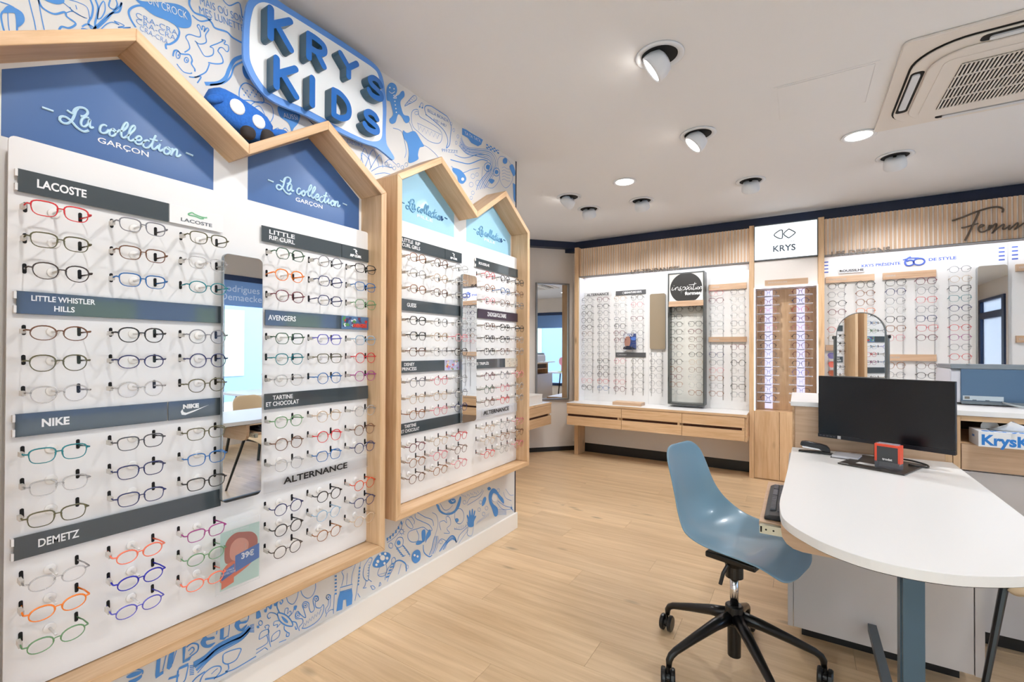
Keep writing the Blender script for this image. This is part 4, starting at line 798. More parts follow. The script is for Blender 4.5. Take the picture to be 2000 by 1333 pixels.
# framed 'inspiration formes'
t = thing('framed_display', 'tall dark-framed display with a black disc reading inspiration formes', 'framed display', (-1.05, YPAN, .69))
x0, x1, z0, z1 = -1.245, -.862, .700, 2.158
fm = mat('frame_graphite', (84, 86, 84), .35, .4)
part('frame', MB().box(x0, x0+.014, 5.30, 5.449, z0, z1).box(x1-.014, x1, 5.30, 5.449, z0, z1).box(x0+.014, x1-.014, 5.30, 5.449, z1-.014, z1).box(x0+.014, x1-.014, 5.30, 5.449, z0, z0+.014), fm, t)
bd = part('header_board', MB().box(x0+.014, x1-.014, 5.305, 5.315, 1.845, z1-.014), mat('header_white', (236, 234, 230), .5), t)
cxx, czz, rr = -1.052, 1.985, .168
pts = [(cxx+rr*math.cos(a), czz+rr*math.sin(a)) for a in [i*2*PI/48 for i in range(48)]]; pts = [(a, max(b, 1.847)) for a, b in pts]
part('black_disc', MB().prism(pts, 5.3045, 5.3015, 'y'), mat('disc_black', (38, 36, 34), .5), t)
kk = lambda x, y: (1120+.225*x, 500+.225*y)
ins = MB()
for st in ([(870, 275), (862, 298), (880, 295), (895, 278)], [(880, 258), (882, 262)], [(893, 300), (900, 278), (915, 272), (918, 298), (935, 285)], [(945, 265), (932, 280), (945, 292), (930, 302), (925, 295)], [(958, 270), (940, 330), (955, 280), (975, 270), (975, 290), (955, 298)], [(985, 270), (985, 298), (1000, 280)], [(995, 262), (1003, 272), (998, 290)],
           [(1030, 268), (1010, 275), (1012, 295), (1030, 280), (1033, 270), (1033, 292), (1045, 285)], [(1062, 230), (1048, 275), (1050, 294), (1065, 285)], [(1010, 252), (1040, 250), (1075, 240)], [(1072, 272), (1070, 290), (1082, 282)], [(1090, 268), (1080, 280), (1092, 290), (1100, 275), (1090, 268)], [(1104, 290), (1108, 270), (1120, 266), (1120, 288)]):
    ribbon(ins, [pY(*kk(*p), 5.30) for p in cat_rom([(float(a-8), float(b)) for a, b in st], 5)], .0055, lambda p: (p[0], 5.3008, p[1]))
part('script_lettering', ins, litw, t)
text('formes', .050, (-1.063, 5.3008, 1.923), ROTB, litw, t, 'lettering', ex=.0003, fit=.165, bold=.0022)
part('oak_header', MB().box(x0+.010, x1-.010, 5.296, 5.33, 1.785, 1.845), greyoak_x, t)
part('glass_back', MB().box(x0+.014, x1-.014, 5.436, 5.449, z0+.014, 1.785), mat('back_pale', (228, 226, 218), .35), t)
part('black_hinge', MB().box(x0+.002, x0+.010, 5.292, 5.30, 1.66, 1.72).box(x0+.002, x0+.010, 5.292, 5.30, .95, 1.0), black, t)
# postcard of a sports magazine with blurred portrait
pc = solo('small_poster', MB().box(-1.785, -1.632, 5.395, 5.397, 1.305, 1.495).box(-1.71, -1.70, 5.397, 5.449, 1.40, 1.41), mat('poster_navy', (40, 62, 120), .4), (-1.71, YPAN, 1.4), 'small blue portrait poster hung among clear frames on the left panel', 'poster')
def pflat(name, pts, rgb, d): part(name, MB().prism(cat_rom(pts, 4, True), 5.395, 5.3948-d, 'y'), mat('pp_%d_%d_%d' % rgb, rgb, .5), pc)
pflat('printed_field', [(-1.78, 1.31), (-1.78, 1.49), (-1.745, 1.49), (-1.745, 1.31)], (206, 208, 214), .0001)
pflat('printed_face', [(-1.765, 1.35), (-1.770, 1.42), (-1.745, 1.465), (-1.71, 1.455), (-1.70, 1.40), (-1.715, 1.35)], (164, 120, 104), .0004)
pflat('printed_jacket', [(-1.78, 1.308), (-1.775, 1.34), (-1.73, 1.35), (-1.68, 1.335), (-1.64, 1.31)], (24, 30, 50), .0005)
pflat('printed_badge', [(-1.69, 1.42), (-1.69, 1.45), (-1.64, 1.455), (-1.64, 1.42)], (70, 120, 210), .0006)
text('GOLF', .04, (-1.71, 5.3938, 1.475), ROTB, litw, pc, 'lettering', ex=.0002, align='CENTER', bold=.001, sx=.9)
# wall-hung oak counters
def counter(x0, x1, lab, splits, group=None):
    t = thing('oak_drawer_counter', lab, 'counter', ((x0+x1)/2, 5.05, .40), group)
    y0 = 5.06
    xb = x0+.056 if x0 < 0 else x0+.002
    part('carcass', MB().box(x0+.006, x1-.006, y0+.03, 5.278, .405, .640).box(xb, x1-.006, 5.278, 5.445, .405, .640), oak_x, t)
    part('worktop', MB().box(x0, x1, y0, 5.279, .640, .664).box(xb, x1, 5.279, 5.449, .640, .664), oak_x, t)
    part('white_top', MB().box(x0+.004, x1-.004, y0+.004, 5.279, .664, .6665).box(xb, x1-.004, 5.279, 5.4485, .664, .6665), white, t)
    part('end_panel', MB().box(x1-.02, x1-.001, y0+.02, YP-.002, .395, .639), oak_y, t)
    xs = [x0]+splits+[x1]
    for a, b in zip(xs[:-1], xs[1:]):
        for z0, z1 in ((.402, .505), (.533, .636)): part('drawer_front', MB().box(a+.002, b-.002 if b != x1 else b-.0215, y0+.004, y0+.024, z0, z1), oak_x, t, bev=.001)
        part('finger_gap', MB().box(a+.01, b-.03, y0+.020, y0+.030, .506, .532), mat('gap_brown', (70, 38, 20), .8), t)
        part('gap_stop', MB().box(b-.045, b-.023, y0+.006, y0+.020, .506, .532), oak_x, t)
    return t
counter(-2.375, -.432, 'wall-hung oak counter with three drawer pairs below the left panel', [-1.70, -1.045])
counter(.212, 2.33, 'wall-hung oak drawer counter hidden behind the reception counter', [.9, 1.6])
bx = thing('shoe_box_riser', 'low oak riser block on the white top of the drawer counter', 'riser', (-1.72, 5.3, .667))
part('riser_body', MB().box(-1.83, -1.50, 5.14, 5.30, .667, .700), greyoak_x, bx, bev=.001); part('riser_top', MB().box(-1.828, -1.502, 5.142, 5.298, .700, .703), SL1 and slat_m, bx)
bx.name = 'display_riser'
# signature cabinet
sc = thing('lit_display_cabinet', 'tall oak cabinet with lit alcove of eyewear shelves beneath the logo box', 'cabinet', (-.11, 5.3, 0))
part('door', MB().box(-.383, -.165, YP-.002, YP+.016, .012, .690), oak_z, sc); part('door', MB().box(-.161, .156, YP-.002, YP+.016, .012, .690), oak_z, sc)
part('door_knob', MB().lathe([(.006, 0), (.012, .006), (.012, .014), (.0, .018)], (-.03, YP-.002, .16), 12, (0, -1, 0)), black, sc)
part('carcass', MB().box(-.384, .157, YP+.017, 5.499, 0, .689), oak_x, sc)
part('alcove_back', MB().box(-.383, .157, 5.485, 5.499, .69, 1.93), oak_z, sc)
part('alcove_side', MB().box(-.3845, -.375, 5.29, 5.484, .69, 1.93), mat('side_pale', (226, 214, 208), .3), sc); part('alcove_side', MB().box(.148, .1575, 5.29, 5.484, .69, 1.93), MATS['side_pale'], sc)
part('upper_board', MB().box(-.384, .157, 5.30, 5.499, 1.93, 2.205), mat('cream_board', (236, 228, 222), .5), sc)
b = part('brand_strip', MB().box(-.289, .077, 5.282, 5.30, 1.950, 2.006), greyoak_x, sc)
text('KRYS MODULOME', .020, (-.26, 5.2814, 1.978), ROTB, dim, b, 'lettering', ex=.0004)
part('light_edge', MB().box(-.3845, -.376, 5.281, 5.289, .69, 1.935).box(.149, .1575, 5.281, 5.289, .69, 1.935).box(-.376, .149, 5.281, 5.289, 1.927, 1.935), mat('led_edge', (245, 245, 255), .4, emit=2.5), sc, 'glowing light edge')
SX = [-.264, .017]; SZ = [1.883-.0893*k for k in range(13)]
for i, x in enumerate(SX):
    part('light_column', MB().box(x-.035, x+.035, 5.45, 5.46, .70, 1.92), ledw, sc, 'glowing lilac-white light column')
    for z in SZ: part('glass_shelf', MB().box(x-.10, x+.10, 5.32, 5.45, z-.034, z-.028), clear('shelf_glass', (244, 244, 250), .35, .1), sc); part('shelf_tag', MB().box(x-.03, x+.03, 5.318, 5.322, z-.042, z-.034), char_m, sc)
# lightbox
lb = thing('logo_lightbox', 'lit white box with a grey diamond emblem above the lit cabinet', 'light box', (-.11, 5.27, 2.2))
part('box_frame', MB().box(-.384, .157, 5.265, 5.33, 2.208, 2.216).box(-.384, .157, 5.265, 5.33, 2.555, 2.563).box(-.384, -.377, 5.265, 5.33, 2.216, 2.555).box(.150, .157, 5.265, 5.33, 2.216, 2.555), mat('box_grey', (92, 100, 108), .4), lb)
part('lit_face', MB().box(-.377, .150, 5.272, 5.32, 2.216, 2.555), mat('lit_white', (240, 246, 248), .5, emit=.6), lb)
em = MB(); lk = mat('logo_slate', (66, 82, 100), .5)
for pts in ([(-.208, 2.452), (-.165, 2.489), (-.142, 2.495), (-.135, 2.48), (-.135, 2.425), (-.142, 2.41), (-.165, 2.414)], [(-.125, 2.452), (-.09, 2.489), (-.075, 2.492), (-.032, 2.46), (-.032, 2.445), (-.075, 2.412), (-.09, 2.414)]):
    ribbon(em, cat_rom(pts, 3, True), .009, lambda p: (p[0], 5.2712, p[1]), True)
for pts in () and ([(-.205, 2.435), (-.165, 2.475), (-.142, 2.480), (-.135, 2.465), (-.135, 2.405), (-.142, 2.39), (-.165, 2.395)], [(-.125, 2.435), (-.09, 2.475), (-.075, 2.477), (-.035, 2.445), (-.035, 2.43), (-.075, 2.395), (-.09, 2.397)]):
    ribbon(em, cat_rom(pts, 3, True), .009, lambda p: (p[0], 5.2712, p[1]), True)
part('diamond_emblem', em, lk, lb)
text('SIGNATURE', .026, (-.216, 5.2714, 2.372), ROTB, mat('letter_faint', (206, 212, 218), .5), lb, 'lettering', ex=.0003, fit=.19)
text('KRYS', .085, (-.216, 5.2714, 2.310), ROTB, lk, lb, 'lettering', ex=.0003, fit=.192, bold=.002)
# framed mirror on the diagonal wall
t = thing('framed_mirror', 'tall grey-framed mirror on the slanted corner wall', 'mirror', diag(-.33, .03, .66))
part('frame', dbox(dbox(dbox(dbox(MB(), -.566, -.548, 0.001, .04, .66, 2.155), -.135, -.117, .001, .04, .66, 2.155), -.548, -.135, .001, .04, 2.137, 2.155), -.548, -.135, .001, .04, .66, .678), mat('frame_silver', (140, 138, 136), .3, .6), t)
part('mirror_glass', dbox(MB(), -.548, -.135, .012, .022, .678, 2.137), mirror_m, t)
# recess cabinet
t = thing('recess_drawer_cabinet', 'oak drawer cabinet seen past the end of the papered wall', 'cabinet', (-2.75, 4.5, .40))
part('carcass', MB().box(-2.955, -2.572, 3.6, 4.995, .405, .640), oak_y, t); part('worktop', MB().box(-2.955, -2.55, 3.6, 5.01, .640, .664), oak_y, t)
part('white_top', MB().box(-2.955, -2.554, 3.602, 5.006, .664, .6665), white, t)
for z0, z1 in ((.402, .505), (.533, .636)): part('drawer_front', MB().box(-2.572, -2.553, 3.602, 5.003, z0, z1), oak_y, t)
part('finger_gap', MB().box(-2.5725, -2.571, 3.65, 4.95, .506, .532), MATS['gap_brown'], t)
t = thing('white_storage_box', 'white lidded box on the oak cabinet behind the papered wall', 'box', (-2.72, 4.72, .667))
part('box_body', MB().box(-2.86, -2.60, 4.1, 4.86, .667, .755), mat('box_cream', (236, 230, 222), .6), t); part('lid', MB().box(-2.863, -2.597, 4.097, 4.863, .755, .772), MATS['box_cream'], t, bev=.002)
part_ = gpanel
g3 = thing('recess_wall_panel', 'white eyewear panel in the recess behind the papered wall', 'display panel', (-2.95, 4.3, .7))
part('panel', MB().box(-2.958, -2.94, 3.6, 5.0, .70, 2.2), panelw, g3)
# ================================================================ CEILING FITTINGS
trim_w = mat('lamp_white', (226, 230, 236), .35); lens_on = mat('lamp_lens_lit', (255, 250, 242), .4, emit=7.)
def downlight(x, y, lab, p=36):
    t = thing('ceiling_downlight', lab, 'ceiling light', (x, y, CZ), 'recessed round ceiling lights')
    part('trim_ring', MB().lathe([(.070, 0), (.092, -.001), (.095, -.005), (.090, -.008), (.074, -.006), (.070, 0)], (x, y, CZ-.0002), 32), trim_w, t, smooth=True)
    part('lens', MB().lathe([(0, -.004), (.071, -.004), (.071, -.001), (0, -.001)], (x, y, CZ), 32), lens_on, t, 'glowing lens')
    spot('downlight', (x, y, CZ-.03), (0, 0, -1), p, 150, .07)
def gimbal(x, y, d, lab, s=1., p=40, ang=80, drop=.0):
    t = thing('ceiling_spotlight', lab, 'ceiling light', (x, y, CZ), 'swivelling ceiling spotlights')
    part('trim_ring', MB().lathe([(.080, -.0005), (.108, -.001), (.110, -.005), (.104, -.009), (.084, -.007), (.080, -.0005)], (x, y, CZ), 36), trim_w, t, smooth=True)
    part('dark_cavity', MB().lathe([(0, -.001), (.082, -.001), (.082, -.0025), (0, -.0025)], (x, y, CZ), 32), dark, t)
    dv_ = Vector(d).normalized(); c = Vector((x, y, CZ-.036-drop))
    part('housing', MB().lathe([(.0, -.030), (.032, -.034), (.056, -.022), (.066, .008), (.068, .036), (.066, .047), (.060, .049), (.056, .040), (.0, .038)], c, 32, dv_), trim_w, t, smooth=True)
    part('bracket', MB().tube([(x, y, CZ-.002), tuple(c-dv_*.02)], .016, 8), black, t)
    part('lens', MB().lathe([(0, .040), (.056, .040), (.056, .044), (0, .045)], c, 28, dv_), lens_on, t, 'glowing lens')
    spot('spotlight', tuple(c+dv_*.052), dv_, p, ang, .045)
gimbal(-.551, 2.182, (-.75, -.12, -.55), 'swivelling ceiling spotlight nearest the camera, its lit face turned left')
gimbal(-.544, 3.109, (-.62, -.18, -.68), 'swivelling ceiling spotlight second from the camera with lit face showing')
gimbal(.58, 4.19, (.1, .62, -.62), 'swivelling ceiling spotlight right of the row, facing the back wall', p=32)
gimbal(-.33, 4.188, (-.05, .62, -.62), 'swivelling ceiling spotlight in front of the lit logo box', p=32)
gimbal(-1.758, 3.786, (-.7, .1, -.55), 'leftmost swivelling ceiling spotlight beyond the end of the papered wall', p=30)
gimbal(-1.739, 4.204, (-.1, .6, -.7), 'small swivelling ceiling spotlight nearest the corner mirror', p=30)
gimbal(-1.229, 4.226, (0, .62, -.65), 'swivelling ceiling spotlight before the framed black disc', p=32)
downlight(.328, 3.669, 'round lit recessed downlight beside the air conditioner')
downlight(-1.208, 3.678, 'round lit recessed downlight left of the ceiling row')
for x, y, w in ((.9, 1.9, 'over the beige visitor chair'), (2.2, 3.4, 'over the side table by the shop window'), (2.2, .4, 'near the shop window behind the camera'), (.4, -1.4, 'inside the entrance door'), (-1.3, -1.6, 'by the front wall corner')): downlight(x, y, 'unseen fill downlight added '+w)  # out-of-view downlights added as interior fill
gimbal(-.55, 1.25, (-.8, -.1, -.6), 'swivelling ceiling spotlight above the camera facing the papered wall', p=26); gimbal(-.55, .25, (-.8, .15, -.6), 'swivelling ceiling spotlight behind the camera facing the papered wall', p=22)
# access hatch
h = thing('ceiling_hatch', 'flush square access hatch in the ceiling between lamps and air conditioner', 'hatch', (.107, 2.98, CZ))
part('hatch_frame', MB().box(-.11, .33, 2.765, 2.780, CZ-.002, CZ-.0003).box(-.11, .33, 3.185, 3.20, CZ-.002, CZ-.0003).box(-.11, -.095, 2.780, 3.185, CZ-.002, CZ-.0003).box(.315, .33, 2.780, 3.185, CZ-.002, CZ-.0003), ceil_m, h)
part('hatch_door', MB().box(-.0925, .3125, 2.7825, 3.1825, CZ-.003, CZ-.0003), ceil_m, h)
# ceiling cassette air conditioner
ac = thing('ceiling_air_conditioner', 'square white ceiling air conditioner with slatted grille at top right', 'air conditioner', (.89, 3.15, CZ))
acw = mat('ac_white', (222, 216, 210), .45)
def rrect(x0, x1, y0, y1, r, n=6):
    pts = []
    for cx, cy, a0 in ((x1-r, y1-r, 0), (x0+r, y1-r, 90), (x0+r, y0+r, 180), (x1-r, y0+r, 270)):
        for i in range(n): a = math.radians(a0+i*90/(n-1)); pts.append((cx+r*math.cos(a), cy+r*math.sin(a)))
    return pts
part('outer_plate', MB().prism(rrect(.40, 1.39, 2.65, 3.64, .03), CZ-.0005, CZ-.014, 'z'), acw, ac, bev=.004)
part('air_slot', MB().prism(rrect(.455, 1.335, 2.715, 3.575, .19, 10), CZ-.014, CZ-.016, 'z'), dark, ac)
part('inner_body', MB().prism(rrect(.463, 1.327, 2.723, 3.567, .185, 10), CZ-.016, CZ-.028, 'z').prism(rrect(.525, 1.265, 2.785, 3.505, .14, 10), CZ-.028, CZ-.040, 'z'), acw, ac, bev=.006)
for x0, x1, y0, y1 in ((.467, .520, 2.92, 3.38), (1.270, 1.323, 2.92, 3.38), (.67, 1.12, 2.727, 2.780), (.67, 1.12, 3.51, 3.563)):
    part('slot_opening', MB().prism(rrect(x0, x1, y0, y1, .02), CZ-.0281, CZ-.0290, 'z'), dark, ac)
    if x1-x0 < .1: bb = (x0+.008, x1-.014, y0+.02, y1-.05)
    else: bb = (x0+.03, x1-.02, y0+.018, y1-.006)
    part('louvre_blade', MB().prism(rrect(*bb, .012), CZ-.029, CZ-.036, 'z'), mat('blade', (206, 210, 216), .3), ac)
part('grille_panel', MB().prism(rrect(.575, 1.215, 2.85, 3.45, .04, 6), CZ-.040, CZ-.0425, 'z'), acw, ac, bev=.001)
part('grille_recess', MB().box(.645, 1.145, 2.91, 3.39, CZ-.0432, CZ-.0428), dark, ac)
br = MB()
for i in range(33): x = .648+i*.0155; br.box(x, x+.0068, 2.91, 3.39, CZ-.0475, CZ-.0434)
part('grille_bars', br, acw, ac, kind='stuff')
for i in range(5): part('cross_bar', MB().box(.645, 1.15, 2.91+i*.1185, 2.916+i*.1185, CZ-.0485, CZ-.0434), acw, ac)
# ================================================================ DESK
DZ_ = .800
dk = thing('reception_desk', 'white D-shaped desk running out from the oak reception counter', 'desk', (.25, 2.1, 0))
edge = [(-.030, 2.797), (-.036, 2.45), (-.042, 2.2), (-.051, 1.90), (-.054, 1.80), (-.053, 1.715), (-.044, 1.615), (-.024, 1.555), (.007, 1.505), (.058, 1.445), (.127, 1.402), (.195, 1.388), (.262, 1.393), (.328, 1.415), (.428, 1.478), (.505, 1.56), (.555, 1.68), (.575, 1.82), (.578, 2.0), (.582, 2.4), (.584, 2.797)]
core = cat_rom(edge, 4)
part('desktop', MB().prism(core, DZ_-.026, DZ_, 'z'), mat('desk_white', (238, 237, 235), .32), dk, bev=.0015)
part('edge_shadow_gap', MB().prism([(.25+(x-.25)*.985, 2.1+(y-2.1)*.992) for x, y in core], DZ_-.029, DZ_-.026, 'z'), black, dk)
ap = [(-.050, .770), (-.050, .715), (-.046, .690), (-.034, .672), (-.015, .660), (.01, .655), (.40, .655), (.40, .770)]
part('apron', MB().prism(ap, 1.745, 1.765, 'y'), greyoak_x, dk)
part('post', MB().box(.243, .290, 1.655, 1.675, 0.0, .771), mat('leg_slate', (72, 98, 116), .35, .2), dk, 'slate blue flat steel leg', bev=.001)
part('post_web', MB().box(.240, .246, 1.675, 1.72, 0, .771), MATS['leg_slate'], dk)
part('brace', MB().box(.236, .264, 1.72, 2.355, .165, .195), mat('brace_grey', (86, 96, 104), .4), dk)
part('foot_plate', MB().box(.19, .34, 1.6, 1.8, 0, .006), MATS['leg_slate'], dk)
ped = thing('desk_pedestal', 'grey cupboard on a black plinth standing under the white desk', 'cupboard', (.26, 2.5, 0))
part('carcass', MB().box(-.018, .552, 2.38, 2.795, .105, .771), grey, ped); part('front_panel', MB().box(-.020, .549, 2.358, 2.379, .100, .770), grey, ped)
part('side_panel', MB().box(-.042, -.022, 2.355, 2.795, .100, .770), grey, ped); part('side_panel', MB().box(.552, .578, 2.355, 2.795, .098, .770), grey, ped)
part('plinth', MB().box(.01, .54, 2.50, 2.79, 0, .099), black, ped)
# keyboard tray
tr = thing('keyboard_tray', 'pull-out oak keyboard tray with steel runner under the desk edge', 'tray', (0, 2.05, .71))
part('tray_board', MB().box(-.116, .25, 1.790, 2.35, .700, .716), greyoak_x, tr, bev=.001)
part('runner', MB().box(-.113, .20, 1.768, 1.789, .683, .712), mat('runner_zinc', (196, 194, 176), .3, .7), tr)
part('runner_channel', MB().box(-.111, -.106, 1.7665, 1.768, .688, .707), dark, tr)
for x in (-.094, -.072): part('screw', MB().lathe([(.003, 0), (.003, .001)], (x, 1.7678, .698), 10, (0, -1, 0)), dark, tr)
kb_ = thing('keyboard', 'black computer keyboard lying on the pull-out tray', 'keyboard', (-.02, 2.03, .717))
part('key_base', MB().prism([(-.102, .717), (-.102, .727), (-.088, .734), (.05, .742), (.05, .717)], 1.815, 2.24, 'y'), mat('key_black', (34, 34, 38), .45), kb_, bev=.003)
km = mat('key_cap', (74, 76, 86), .4); ke = {}
def kmesh(w, d):
    k = (round(w, 4), round(d, 4))
    if k not in ke: m = MB().box(-w/2, w/2, -d/2, d/2, 0, .005); m.v = [(x*(.86 if z > .001 else 1), y*(.86 if z > .001 else 1), z) for x, y, z in m.v]; ke[k] = m.mesh('key')
    return ke[k]
for r_ in range(5):
    x = -.078+r_*.022; yy = 2.222
    widths = [(.017,)*22, (.026,)+(.017,)*20, (.03,)+(.017,)*20, (.036,)+(.017,)*18, (.022, .022, .022, .10, .022, .022, .022)+(.017,)*6][4-r_]
    for w in widths:
        if yy-w < 1.83: break
        o = put('key', kmesh(.018, w*.92), km, kb_); o.location = (x+.02, yy-w/2-2.03, .0185+r_*.00125); yy -= w+.0015
# chair ------------------------------------------------------------
def shell(name, parent, M, m, thick=.008):
    prof = [(-.260, .366, .07, .000), (-.256, .354, .115, .004), (-.249, .318, .152, .014), (-.240, .255, .166, .026), (-.228, .18, .176, .036), (-.212, .11, .198, .046), (-.180, .05, .222, .050), (-.13, .012, .238, .046), (-.06, -.006, .240, .038), (.02, -.010, .236, .032), (.10, -.006, .230, .024), (.155, -.008, .216, .016), (.195, -.020, .198, .008), (.218, -.034, .170, .002), (.232, -.044, .125, 0), (.238, -.049, .06, 0)]
    prof = cat_rom(prof, 3); nu = 14; vs = []
    for i, (x, z, w, cu) in enumerate(prof):
        a, b = prof[max(i-1, 0)], prof[min(i+1, len(prof)-1)]; tx, tz = b[0]-a[0], b[1]-a[1]; l = math.hypot(tx, tz); nx, nz = -tz/l, tx/l
        if nz < 0 or True: nx, nz = (-tz/l, tx/l)
        # normal pointing to the sitter: up for the seat, forward for the back
        if nx < 0 and abs(nx) > abs(nz): nx, nz = -nx, -nz
        if nz < 0 and abs(nz) > abs(nx): nx, nz = -nx, -nz
        for k in range(nu+1):
            u = -1+2*k/nu; c = cu*abs(u)**2.2*1.25; vs.append((x+nx*c, w*u, z+nz*c))
    n = len(prof); mb = MB().add(vs, [(i*(nu+1)+k, (i+1)*(nu+1)+k, (i+1)*(nu+1)+k+1, i*(nu+1)+k+1) for i in range(n-1) for k in range(nu)])
    me = mb.mesh(name, smooth=True); me.transform(M); o = put(name, me, m, parent)
    s = o.modifiers.new('thickness', 'SOLIDIFY'); s.thickness = thick; s.offset = 0
    b = o.modifiers.new('smooth', 'SUBSURF'); b.levels = 1; b.render_levels = 1
    return o
CX, CY, CA = -.225, 2.085, math.radians(-16)
ch = thing('office_chair', 'swivel chair with blue-grey plastic shell and black five-star base', 'chair', (CX, CY, 0))
shell('shell', ch, Matrix.Translation((.010, .030, .512))@Matrix.Rotation(CA, 4, 'Z'), mat('chair_blue', (122, 156, 176), .28, coat=.35))
def L(p): return (CX+p[0], CY+p[1], p[2])
ca, sa = math.cos(CA), math.sin(CA)
pl_ = [(-.085, -.08), (.11, -.08), (.11, .085), (-.085, .085)]; pl_ = [(CX+x*ca-y*sa, CY+x*sa+y*ca) for x, y in pl_]
part('seat_plate', MB().prism(pl_, .452, .476, 'z'), blackm, ch, bev=.006)
part('mechanism', MB().lathe([(.034, .375), (.034, .42), (.046, .452), (.0, .452)], (CX, CY, 0), 20), blackm, ch)
part('gas_column', MB().lathe([(.0165, .26), (.0165, .376)], (CX, CY, 0), 20), chrome, ch, smooth=True)
part('lever', MB().tube([L((-.02, -.035, .43)), L((-.035, -.05, .40)), L((-.045, -.055, .355))], .0075, 8), black, ch)
part('hub', MB().lathe([(.0, .262), (.028, .262), (.034, .258), (.036, .20), (.030, .185), (.026, .18), (.025, .055), (.0, .052)], (CX, CY, 0), 28), blackm, ch, smooth=False, bev=.001)
for k in range(5):
    a = math.radians(14+72*k); d = Vector((math.cos(a), math.sin(a), 0)); c = Vector((CX, CY, 0))
    pts = [c+d*.02+Vector((0, 0, .215)), c+d*.10+Vector((0, 0, .195)), c+d*.20+Vector((0, 0, .160)), c+d*.285+Vector((0, 0, .128)), c+d*.305+Vector((0, 0, .115)), c+d*.315+Vector((0, 0, .098)), c+d*.316+Vector((0, 0, .074))]
    lg = part('leg', MB().tube(pts, [.026, .022, .0175, .014, .0135, .013, .010], 10), blackm, ch, smooth=True)
    cc = c+d*.320; ay = Vector((.97, .24 if k % 2 else -.1, 0)).normalized(); 
    cs = MB().tube([cc+Vector((0, 0, .078)), cc+Vector((0, 0, .045))], .007, 8).lathe([(.0, -.007), (.018, -.007), (.018, .007), (.0, .007)], cc+Vector((0, 0, .036)), 16, tuple(ay))
    cm = part('caster', cs, black, ch)
    for s in (-1, 1): part('wheel', MB().lathe([(.0, -.008), (.028, -.008), (.0345, -.004), (.035, .006), (.031, .011), (.0, .012)], cc+ay*(.015*s)+Vector((0, 0, .0352)), 24, tuple(ay*s)), mat('wheel_black', (22, 22, 24), .35), cm)
# beige visitor chair at the right
VX, VY = .872, 2.40
vc = thing('visitor_chair', 'beige shell chair with thin black legs at the right side of the desk', 'chair', (VX, VY, 0))
shell('shell', vc, Matrix.Translation((0, 0, .495))@Matrix.Rotation(PI-.1, 4, 'Z'), mat('shell_beige', (222, 196, 158), .45))
for sx, sy in ((-1, -1), (-1, 1), (1, -1), (1, 1)):
    top = ((VX-.245, VY-.06, .478) if sy < 0 else (VX-.05, VY+.08, .478)) if sx < 0 else (VX+sx*.15, VY+sy*.10, .472); bot = ((VX-.345, VY-.17, 0) if sy < 0 else (VX-.02, VY+.20, 0)) if sx < 0 else (VX+.27, VY+sy*.2, 0)
    part('leg', MB().tube([top, bot], [.013, .009], 8), blackm, vc)
part('leg_frame', MB().box(VX-.22, VX+.16, VY-.09, VY-.07, .455, .475).box(VX-.22, VX+.16, VY+.07, VY+.09, .455, .475).box(VX-.10, VX+.10, VY-.07, VY+.07, .46, .482), blackm, vc)
# ================================================================ RECEPTION COUNTER
rc = thing('reception_counter', 'long white-topped oak reception counter with open cubby behind the desk', 'counter', (.8, 3.1, 0))
part('worktop', MB().box(-.036, 1.62, 2.79, 3.42, 1.014, 1.036), white, rc, bev=.001)
part('end_panel', MB().box(-.028, -.018, 2.815, 3.38, .70, 1.010), oak_x, rc)
part('end_panel', MB().box(-.028, -.018, 2.815, 3.38, .08, .70), grey, rc)
part('front_panel', MB().box(-.017, .560, 2.80, 2.818, .775, 1.012), greyoak_x, rc, bev=.0008)
part('divider', MB().box(.561, .585, 2.802, 3.36, .772, 1.012), oak_z, rc); part('divider', MB().box(.587, .611, 2.798, 3.36, .772, 1.012), oak_z, rc)
part('cubby_rail', MB().box(.612, 1.35, 2.798, 2.816, .990, 1.012), oak_x, rc); part('cubby_shelf', MB().box(.612, 1.35, 2.818, 3.36, .880, .892), oak_x, rc); part('cubby_top', MB().box(.612, 1.35, 2.818, 3.36, .99, 1.012), oak_x, rc)
part('cubby_back', MB().box(.612, 1.35, 3.30, 3.32, .893, .99), mat('cubby_dark', (70, 52, 40), .7), rc)
part('drawer_front', MB().box(.614, 1.35, 2.798, 2.816, .774, .888), greyoak_x, rc, bev=.0008)
part('divider', MB().box(1.352, 1.376, 2.798, 3.36, .772, 1.012), oak_z, rc); part('drawer_front', MB().box(1.378, 1.61, 2.798, 2.816, .774, 1.010), greyoak_x, rc, bev=.0008)
part('lower_panel', MB().box(-.017, 1.61, 2.800, 2.82, .077, .768), grey, rc)
part('inner_carcass', MB().box(-.017, 1.61, 2.821, 3.36, .077, .771), grey, rc)
part('plinth', MB().box(.0, 1.59, 2.86, 3.34, 0, .076), black, rc)
# tissue box
tb = thing('tissue_box', 'white tissue box lettered in blue with a tissue standing up, in the cubby', 'tissue box', (.79, 2.85, .893))
part('box_body', MB().box(.652, .915, 2.730, 2.860, .8925, .958), mat('carton_white', (236, 238, 242), .5), tb, bev=.001)
kbl = mat('letter_krysblue', (40, 128, 212), .5)
text('KrysKrys', .060, (.660, 2.7296, .920), ROTB, kbl, tb, 'lettering', ex=.0004, bold=.0022, sx=.95)
text('sKrysKr', .034, (.668, 2.7296, .945), ROTB, kbl, tb, 'lettering', ex=.0003, bold=.0014) if 0 else None
text('sKrysKr', .060, (.665, 2.752, .9582), ROTF, kbl, tb, 'lettering', ex=.0002, bold=.002)
text('KRYS', .012, (.6518, 2.81, .93), Matrix(((0, 0, -1), (-1, 0, 0), (0, 1, 0))), kbl, tb, 'lettering', ex=.0002, bold=.0004)
part('film_window', MB().box(.70, .87, 2.785, 2.835, .958, .9584), dark, tb)
